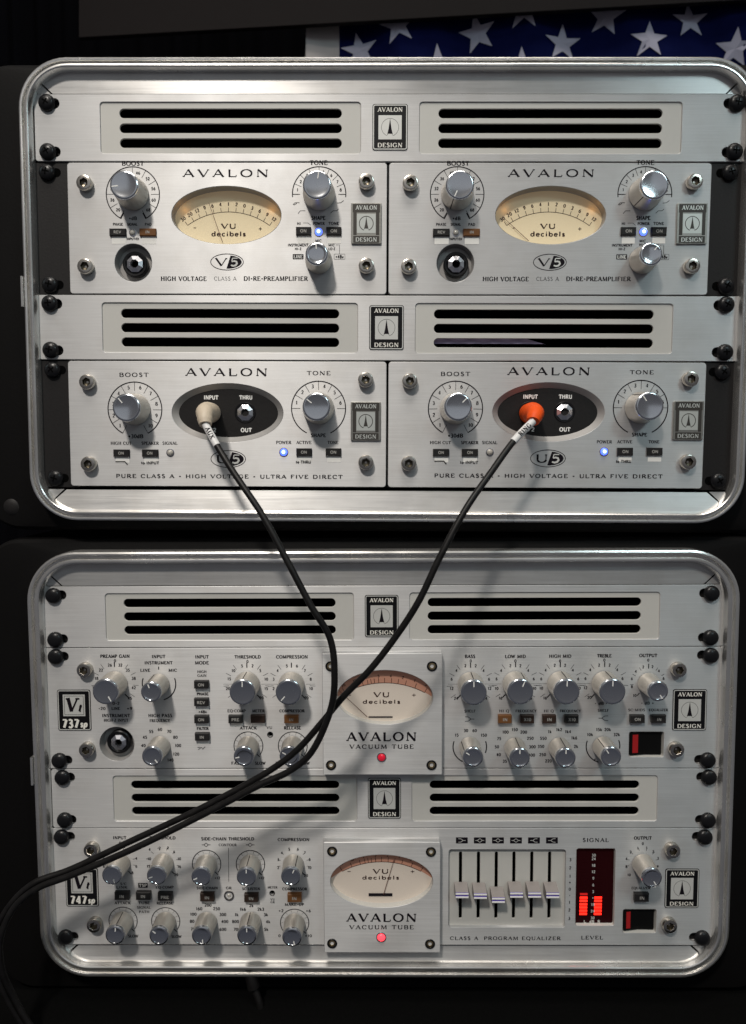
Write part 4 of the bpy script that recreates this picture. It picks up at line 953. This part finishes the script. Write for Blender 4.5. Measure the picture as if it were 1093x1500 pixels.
RG = TK([-90, -65, -40, -15, 15, 40, 65, 90], 8.2, 10.2, .2) + [(135, 8.6, 11.5, .7)]
for f, cx, cz_, a_ in ((A, 570, 607, 5), (A, 843, 610, -50), (B, 143, 243, -110), (B, 424, 245, 0), (B, 707, 620, 160)):
    c = f(cx, cz_); marks(t, c, [], 2, RG, arcs=[(10.4, -125, 128, .62)]); knob(t, c, K_X, a_)
PT('SLOW', A(635, 705), 7.4, 2.0); PT('SLOW', A(912, 708), 7.4, 2.0)
PT('SIDE-CHAIN THRESHOLD', B(278, 82), 38.5, 2.3); PT('CONTOUR', B(278, 121), 13, 1.9, 'serif')
for x in (140, 422):
    lines(t, B(x, 121), [[B(x - 28, 121), B(x - 14, 121), B(x, 109), B(x + 14, 121), B(x + 28, 121)], [B(x - 14, 121), B(x, 133), B(x + 14, 121)]], .5)
lines(t, B(283, 250), [[B(283, 140), B(285, 357)]], .35)
PT('+12', B(212, 333), 4, 1.8); PT('+12', B(495, 333), 4, 1.8)
PT('SIDE-CHAIN', B(147, 397), 15.5, 1.9); PT('GR', B(285, 397), 4, 1.9); PT('SC LISTEN', B(428, 402), 13, 1.9); PT('METER', B(565, 393), 7, 1.7, 'serif'); PT('COMPRESSOR', B(707, 403), 18, 2.0)
for x, y, mt, s in ((145, 460, 'buttonbrown', 'IN'), (428, 465, 'buttonbrown', 'IN'), (705, 465, 'buttonamber', 'IN')): button(t, B(x, y, 3.2), 10.2, 6.2, mt, s, palepatch=False)
c = B(287, 445)
o = part('gain_led', G().lathe([(3.8, 0), (3.7, .6), (2.6, .5), (2.2, -.6), (.3, -.8)], 28).mesh('gain_led', 40), 'steel', t, c[0], 0, c[1])
part('lens', G().lathe([(1.5, -.7), (1.4, .1), (.9, .5), (.2, .6)], 18).mesh('lens', 60), 'ledoff', o)
part('trim_hole', G().lathe([(2.1, .02), (2.0, .2), (1.6, .1)], 24, caps=False).mesh('trim_hole', 40), 'ringdark', t, B(563, 430)[0], 0, B(563, 430)[1])
PT('VU', B(566, 470), 3, 1.6, 'serif'); PT('GR', B(566, 488), 3, 1.6, 'serif')
PT('COMPRESSION', B(700, 87), 23, 2.2)
c = B(700, 242); small_scale(B, c, [('5', 672, 148), ('6', 728, 148), ('4', 625, 172), ('7', 772, 170), ('3', 602, 215), ('8', 803, 215), ('2', 602, 267), ('10', 803, 267), ('20', 780, 317)]); knob(t, c, K_X, 25)
PT('MAKE-UP', B(705, 503), 14, 2.0); PT('+2', B(620, 543), 3.6, 2.0); PT('+6', B(795, 543), 3.6, 2.0); PT('0', B(610, 703), 1.6, 2.0); PT('+10', B(795, 703), 5, 2.0)
c = B(145, 610); small_scale(B, c, [('200', 152, 507), ('160', 95, 530), ('250', 207, 530), ('100', 58, 565), ('300', 247, 567), ('80', 50, 610), ('400', 260, 612), ('75', 55, 660), ('600', 247, 662)], 2.2, False); knob(t, c, K_X, 170)
c = B(427, 610); small_scale(B, c, [('2k', 430, 510), ('1k6', 375, 533), ('2k3', 490, 533), ('1k', 335, 568), ('3k', 523, 568), ('800', 328, 612), ('4k', 537, 613), ('700', 338, 662), ('5k', 525, 662)], 2.2, False); knob(t, c, K_X, 0)
mb, FR = meter_block(t, (473.6, 645), (1234, 1395.7), (559.0, 1291.0, 75.0, 38.5), ((577.4, 1259.2), (562, 1310.6), (557.5, 1311)), True, ['20', '10', '7', '5', '3', '1', '0', '3'])
for p in (C(160, 162, FR), C(793, 165, FR), C(160, 752, FR), C(787, 755, FR)): small_screw(mb, p[0], p[1], -FR)
print_(mb, 'AVALON', C(477, 587, FR), 6.0, 50.5, 'serif', h=FR + .06, space=.22); print_(mb, 'VACUUM TUBE', C(477, 648, FR), 3.0, 46.5, 'serif', h=FR + .06, space=.25)
led(mb, C(475, 712, FR), 2.9, 'ledredon', y=-FR)
# sliders
cx0, cz0, w0, h0, _ = sl_
XS = [178, 309, 439, 568, 698, 828]
slots = []
for i, x in enumerate(XS):
    a, b = E(x, 200), E(x - 7, 690); slots.append(((a[0] + b[0]) / 2, (a[1] + b[1]) / 2, a[1] - b[1]))
ins = part('slider_panel', plate([rrect(0, 0, w0 + 5, h0 + 5, 1)] + [rrect(sx_ - cx0, sz_ - cz0, 2.35, sh, 1.1) for sx_, sz_, sh in slots], 1.6, .12, -2.4), 'insert', t, cx0, 0, cz0)
part('slider_recess', G().loft([[(x, 2.5, z) for x, z in rrect(0, 0, w0 - .3, h0 - .3, 2)], [(x, .05, z) for x, z in rrect(0, 0, w0, h0, 2)]]).mesh('slider_recess', 40), 'brushed', t, cx0, 0, cz0)
def fader_mesh():
    g = G().box(-.7, .7, -1.2, 1.2, -6, -.5).box(-4.7, 4.7, -4.2, 4.2, -1.6, 2.4, .1, .6).box(-4.6, 4.6, -3.6, 3.6, 2.4, 8.2, .0, 1.5)
    return g.mesh('slider')
HF = 8.4
for (sx_, sz_, sh), fy, fx in zip(slots, (506, 511, 541, 503, 503, 506), (192, 328, 457, 590, 720, 853)):
    p = E(fx, fy, HF)
    s = part('slider', cached('fader', fader_mesh), 'slider', t, sx_, 0, p[1])
    part('slider_groove', cached('fg', lambda: G().box(-4.6, 4.6, -2.1, 2.1, 8.2, 8.4).mesh('slider_groove')), 'purple', s)
    for q in (-1.25, 1.25):
        part('slider_line', cached(('fl', q), lambda: G().box(-4.62, 4.62, q - .52, q + .52, 8.4, 8.75).mesh('slider_line')), 'offwhite', s)
for x, k in zip((182, 313, 445, 576, 707, 838), 'fdddrr'):
    c = E(x, 105); o = box_print(t, c, 8.6, 4.6, None)
    if k == 'f': fork(E, x, 105, 1, .85, o, 'badgelight', .4, .1)
    elif k == 'r': fork(E, x, 105, -1, .85, o, 'badgelight', .4, .1)
    else: lines(o, c, [[E(x - 32, 105), E(x - 18, 105), E(x, 91), E(x + 18, 105), E(x + 32, 105)], [E(x - 18, 105), E(x, 119), E(x + 18, 105)]], .4, 'badgelight', h=.1)
g = G(); c = E(970, 460)
for s, y in (('3', 245), ('2', 305), ('1', 365), ('+', 410), ('0', 460), ('-', 505), ('1', 555), ('2', 612), ('3', 672)):
    p = E(972 - (y - 245) * .02, y); letter(g, s, p[0] - c[0], p[1] - c[1], 2.2, None, 'serif')
part('scale_print', g.mesh('scale_print'), 'ink', t, c[0], 0, c[1])
PT('CLASS A', E(198, 817), 20.5, 2.6, 'serif', space=.2); PT('PROGRAM EQUALIZER', E(622, 817), 56, 2.6, 'serif', space=.2)
# level display
PT('SIGNAL', F(143, 90), 18.8, 2.8, 'serif', space=.2); PT('LEVEL', F(120, 715), 16, 2.7, 'serif', space=.2)
cx0, cz0, w0, h0, _ = lv
lw = part('level_display', G().poly(rrect(0, 0, w0 + 2, h0 + 2, 1), -3.0).mesh('level_display'), 'redglass', t, cx0, 0, cz0)
part('display_recess', G().loft([[(x, 3.1, z) for x, z in rrect(0, 0, w0 - .3, h0 - .3, 1.4)], [(x, .05, z) for x, z in rrect(0, 0, w0, h0, 1.6)]]).mesh('display_recess', 40), 'insert', t, cx0, 0, cz0)
for cxp, rows in ((63, [563, 543, 522, 502, 480, 460, 437]), (156, [563, 543, 522, 502, 480, 460])):
    for i, y in enumerate(rows):
        p = F(cxp + (563 - y) * .03, y, -2.9)
        part('level_segment', cached('seg', lambda: G().box(-2.75, 2.75, -.82, .82, -3.0, -2.85).mesh('level_segment')), 'segdim' if i == 6 else 'segon', lw, p[0], 0, p[1])
for cxp, top_ in ((66, 437 - 21), (160, 440)):
    for i in range(11):
        y = top_ - i * 21
        if y < 185: break
        p = F(cxp, y, -2.9); part('level_segment', CACHE['seg'], 'redglass', lw, p[0], 0, p[1])
g = G(); c = F(128, 400, -2.9)
for s, y in (('30', 187), ('24', 210), ('18', 252), ('12', 293), ('9', 335), ('6', 377), ('3', 420), ('+', 460), ('18', 503), ('24', 545), ('30', 588)):
    p = F(131 - (y - 187) * .02, y, -2.9); letter(g, s, p[0] - c[0], p[1] - c[1], 1.9, None, 'sans', h=-2.8)
for s, x in (('L', 73), ('dB', 118), ('R', 163)):
    p = F(x, 611, -2.9); letter(g, s, p[0] - c[0], p[1] - c[1], 2.0, None, 'sans', h=-2.8)
part('lettering', g.mesh('lettering'), 'badgelight', lw, c[0], 0, c[1])
PT('OUTPUT', F(445, 77), 12.6, 2.4)
c = F(443, 240); small_scale(F, c, [('0', 445, 113), ('1', 413, 142), ('1', 470, 140), ('2', 367, 167), ('2', 512, 165), ('4', 340, 210), ('3', 542, 207), ('8', 340, 260), ('4', 540, 258), ('10', 357, 313)]); knob(t, c, K_S, 150)
PT('EQUALIZER', F(433, 397), 13.5, 1.9, 'serif'); button(t, F(440, 462, 3.2), 10.4, 6.2, 'button', 'IN', palepatch=False)
rocker(t, 912.9, 961, 1332, 1366.6, 0, 3.2)

# ------------------------------------------------------------------ cables
frame(0.0, (0, 0))
def smooth_path(pts, per=10):
    out = []
    n = len(pts)
    for i in range(n - 1):
        p0 = pts[max(0, i - 1)]; p1 = pts[i]; p2 = pts[i + 1]; p3 = pts[min(n - 1, i + 2)]
        for k in range(per):
            s = k / per
            out.append(tuple(.5 * ((2 * b) + (-a + c_) * s + (2 * a - 5 * b + 4 * c_ - d) * s * s + (-a + 3 * b - 3 * c_ + d) * s ** 3) for a, b, c_, d in zip(p0, p1, p2, p3)))
    out.append(pts[-1]); return out
def tube(pts, rad, n=14, cap=True):
    pts = [Vector(p) for p in pts]; rings = []
    up = Vector((0.3, -1, 0.2)).normalized()
    for i, p in enumerate(pts):
        d = (pts[min(i + 1, len(pts) - 1)] - pts[max(i - 1, 0)]).normalized()
        a = d.cross(up).normalized(); up = a.cross(d).normalized()
        r = rad[i] if isinstance(rad, (list, tuple)) else rad
        rings.append([tuple(p + (a * math.cos(2 * math.pi * k / n) + up * math.sin(2 * math.pi * k / n)) * r) for k in range(n)])
    return G().loft(rings, cap=cap)
def cable(label, plug, sleeve_mat, word, path, elbow, r=2.15, wordrot=0):
    """plug: socket point; path: (px, py, h) points of the cord"""
    t_ = thing('instrument_cable', label, 'cable', plug[0], 0, plug[1], 'cables plugged into the direct boxes')
    o = lambda p: (p[0] - plug[0], p[1], p[2] - plug[1])
    W3 = lambda q: (lambda a: (a[0], -q[2], a[1]))(P(*q))
    # plug sleeve: a barrel out of the socket, bent to the cord
    b0 = (plug[0], 3.0, plug[1]); b1 = (plug[0], -6, plug[1])
    e0, e1 = W3(elbow), W3(path[0])
    sp = smooth_path([b0, b1, tuple((u + v) / 2 for u, v in zip(b1, e0)), e0, e1], 6)
    n = len(sp); rad = []
    for i in range(n):
        f = i / (n - 1)
        rr = 7.0 if f < .45 else 7.0 - 2.9 * ((f - .45) / .55) ** 1.1
        if .35 < f < .9: rr += .3 * (1 if i % 2 else -1)
        rad.append(rr if i else 6.0)
    part('plug_sleeve', tube([o(p) for p in sp], rad, 22).mesh('plug_sleeve', 50), sleeve_mat, t_)
    rn = random.Random(len(word) * 7)
    pl = smooth_path([W3(q) if i < 2 else tuple(v + rn.uniform(-.7, .7) for v in W3(q)) for i, q in enumerate(path)], 10)
    # label wrap on the first stretch, then the black cord
    k = 10
    lab = part('label_wrap', tube([o(p) for p in pl[:k + 1]], r + .3, 18).mesh('label_wrap', 50), 'labelwhite', t_)
    part('cord', tube([o(p) for p in pl[2:]], r, 14).mesh('cord', 60), 'rubber', t_)
    # word on the wrap: letters lie along the cord on the side facing out
    if word:
        seg = [Vector(q) for q in pl[1:k]]
        if wordrot: seg = seg[::-1]
        cum = [0.0]
        for i in range(1, len(seg)): cum.append(cum[-1] + (seg[i] - seg[i - 1]).length)
        g = letter(G(8), word, 0, 0, 3.2, cum[-1] * .62, 'serif', h=0, space=.2)
        vs = []
        for x, y, z_ in g.v:
            l = min(max(x + cum[-1] / 2, 0), cum[-1] - 1e-4); i = max(j for j in range(len(cum) - 1) if cum[j] <= l)
            d = (seg[i + 1] - seg[i]).normalized(); ctr = seg[i] + d * (l - cum[i])
            nrm = (CAM - ctr); nrm = (nrm - d * nrm.dot(d)).normalized(); up_ = nrm.cross(d)
            ang = z_ / (r + .5)
            q = ctr + (up_ * math.sin(ang) + nrm * math.cos(ang)) * (r + .4 - y * .3)
            vs.append(o(tuple(q)))
        g.v = vs
        part('lettering', g.mesh('lettering'), 'ink', lab)
    return t_
jl = (toworld(*JL) if False else JL)
cable('black cable with beige plug, curving down from the left direct box', P(308, 604.7), 'plugcream', 'AUX',
      [(301, 622, 31), (318, 653, 38), (345, 695, 46), (385, 756, 54), (420, 822, 60), (455, 884, 62), (483, 935, 62), (491, 985, 62), (483, 1040, 60), (458, 1098, 56), (425, 1130, 52), (380, 1151, 50), (300, 1193, 48), (200, 1241, 46), (110, 1281, 44), (55, 1301, 44), (18, 1332, 46), (0, 1375, 48), (4, 1420, 46), (22, 1465, 42), (50, 1510, 40), (95, 1570, 40)],
      (300, 606, 26), wordrot=0)
cable('black cable with orange plug, slanting down left from the right direct box', P(776, 605.5), 'plugorange', 'RING',
      [(781, 617, 31), (752, 647, 38), (722, 690, 46), (683, 746, 56), (645, 815, 62), (612, 880, 62), (580, 933, 60), (540, 983, 58), (505, 1020, 55), (470, 1059, 51), (438, 1096, 48), (405, 1124, 46), (362, 1150, 44), (288, 1187, 42), (190, 1232, 40), (104, 1273, 39), (50, 1295, 40), (10, 1330, 42), (-10, 1378, 44), (-4, 1424, 44), (14, 1470, 42), (40, 1512, 40), (85, 1570, 40)],
      (784, 606, 26), wordrot=1)
pc = P(372, 1424, -2)
t = thing('power_cable', 'thin dark cable hanging below the lower rack rim', 'cable', pc[0], 2, pc[1] - 60)
W3 = lambda q: (lambda a: (a[0] - pc[0], -q[2] - 2, a[1] - pc[1] + 60))(P(*q))
part('cord', tube(smooth_path([W3(q) for q in ((366, 1418, 0), (372, 1445, 3), (382, 1480, 6), (378, 1530, 8), (370, 1600, 10))]), 2.6, 12).mesh('cord', 60), 'rubber', t)
part('strain_relief', tube(smooth_path([W3(q) for q in ((364, 1412, -2), (367, 1425, 1), (372, 1447, 3))], 5), 4.6, 16).mesh('strain_relief', 60), 'rubber', t)

# ------------------------------------------------------------------ what stands behind and below
HF_ = -238.0
f0 = P(452, 140, HF_); f1 = P(1230, -120, HF_)
t = thing('flag', 'dark blue flag with white stars hanging behind the upper rack', 'flag', f0[0], -HF_, f0[1])
def wave(x, z): return 1.2 * math.sin(x * .13 + z * .09) + 3.8 * math.sin(x * .055 + z * .02) + 2.0 * math.sin(x * .021 - z * .05 + 1.0)
def sheet(x0, x1, z0, z1, nx, nz, off=0.0):
    vs = []; fs = []
    for j in range(nz + 1):
        for i in range(nx + 1):
            x = x0 + (x1 - x0) * i / nx; zz = z0 + (z1 - z0) * j / nz
            vs.append((x - f0[0], wave(x, zz) - off, zz - f0[1]))
    for j in range(nz):
        for i in range(nx):
            k = j * (nx + 1) + i; fs.append((k, k + 1, k + nx + 2, k + nx + 1))
    return G().add(vs, fs)
xh = P(497, 60, HF_)[0]
part('header', sheet(f0[0] - 2, xh, f0[1], f1[1], 8, 20, .2).mesh('header', 60), 'flagheader', t)
part('canton', sheet(xh, f1[0], f0[1], f1[1], 60, 20).mesh('canton', 60), 'flagblue', t)
for (px, py, a_) in ((527, 73, 12), (583, 41, 10), (642, 96, 5), (700, 48, 14), (766, 19, 2), (765, 98, 3), (825, 62, 0), (889, 22, -8), (949, 62, -2), (1012, 28, 4), (1076, 72, -3), (1130, 28, 0)):
    c = P(px, py, HF_); R = 27 / 1083 * (519 + 238)
    pts = []
    for i in range(10):
        an = math.radians(90 + a_ + 36 * i); rr = R if i % 2 == 0 else R * .4
        pts.append((rr * math.cos(an), rr * math.sin(an)))
    w0 = wave(*c)
    g = G().add([(0, wave(*c) - .8 - w0, 0)] + [(x, wave(c[0] + x, c[1] + zz) - .8 - w0, zz) for x, zz in pts], [(0, 1 + i, 1 + (i + 1) % 10) for i in range(10)])
    part('star', g.mesh('star'), 'flagwhite', t, c[0], -HF_ + w0, c[1])
HB = -222.0
pb = [P(115, -420, HB), P(115, 55, HB), P(1260, -10, HB), P(1260, -420, HB)]  # board carried up out of view so that it shades the flag
t = thing('display_board', 'dark brown board hanging across the top, tilted, in front of the flag', 'board', pb[1][0], -HB, pb[1][1])
q = [(x - pb[1][0], z_ - pb[1][1]) for x, z_ in pb][::-1]
part('panel', plate([q], 6, .6, 0), 'board', t)
HC = -420.0
c0, c1 = P(-260, 1650, HC), P(1360, -260, HC)
t = thing('curtain', 'black pleated curtain at the back above the upper rack', 'curtain', (c0[0] + c1[0]) / 2, -HC, c0[1])
vs = []; nx = 240
for zz in (0, c1[1] - c0[1]):
    for i in range(nx + 1):
        x = c0[0] + (c1[0] - c0[0]) * i / nx
        vs.append((x - (c0[0] + c1[0]) / 2, 9 * math.sin(x * .16 + 1.3 * math.sin(x * .03)), zz))
part('cloth', G().add(vs, [(i, i + 1, nx + 2 + i, nx + 1 + i) for i in range(nx)]).mesh('cloth', 80), 'curtain', t)
gz = P(20, 1450, -9)[1] - 1.0
tb = bpy.data.objects.new('table_top', G().box(-900, 900, -40, 0, -700, 75).mesh('table_top'))
COL.objects.link(tb); tb.location = (0, 0, gz * MM); tb.data.materials.append(MAT['table']); tb['kind'] = 'structure'
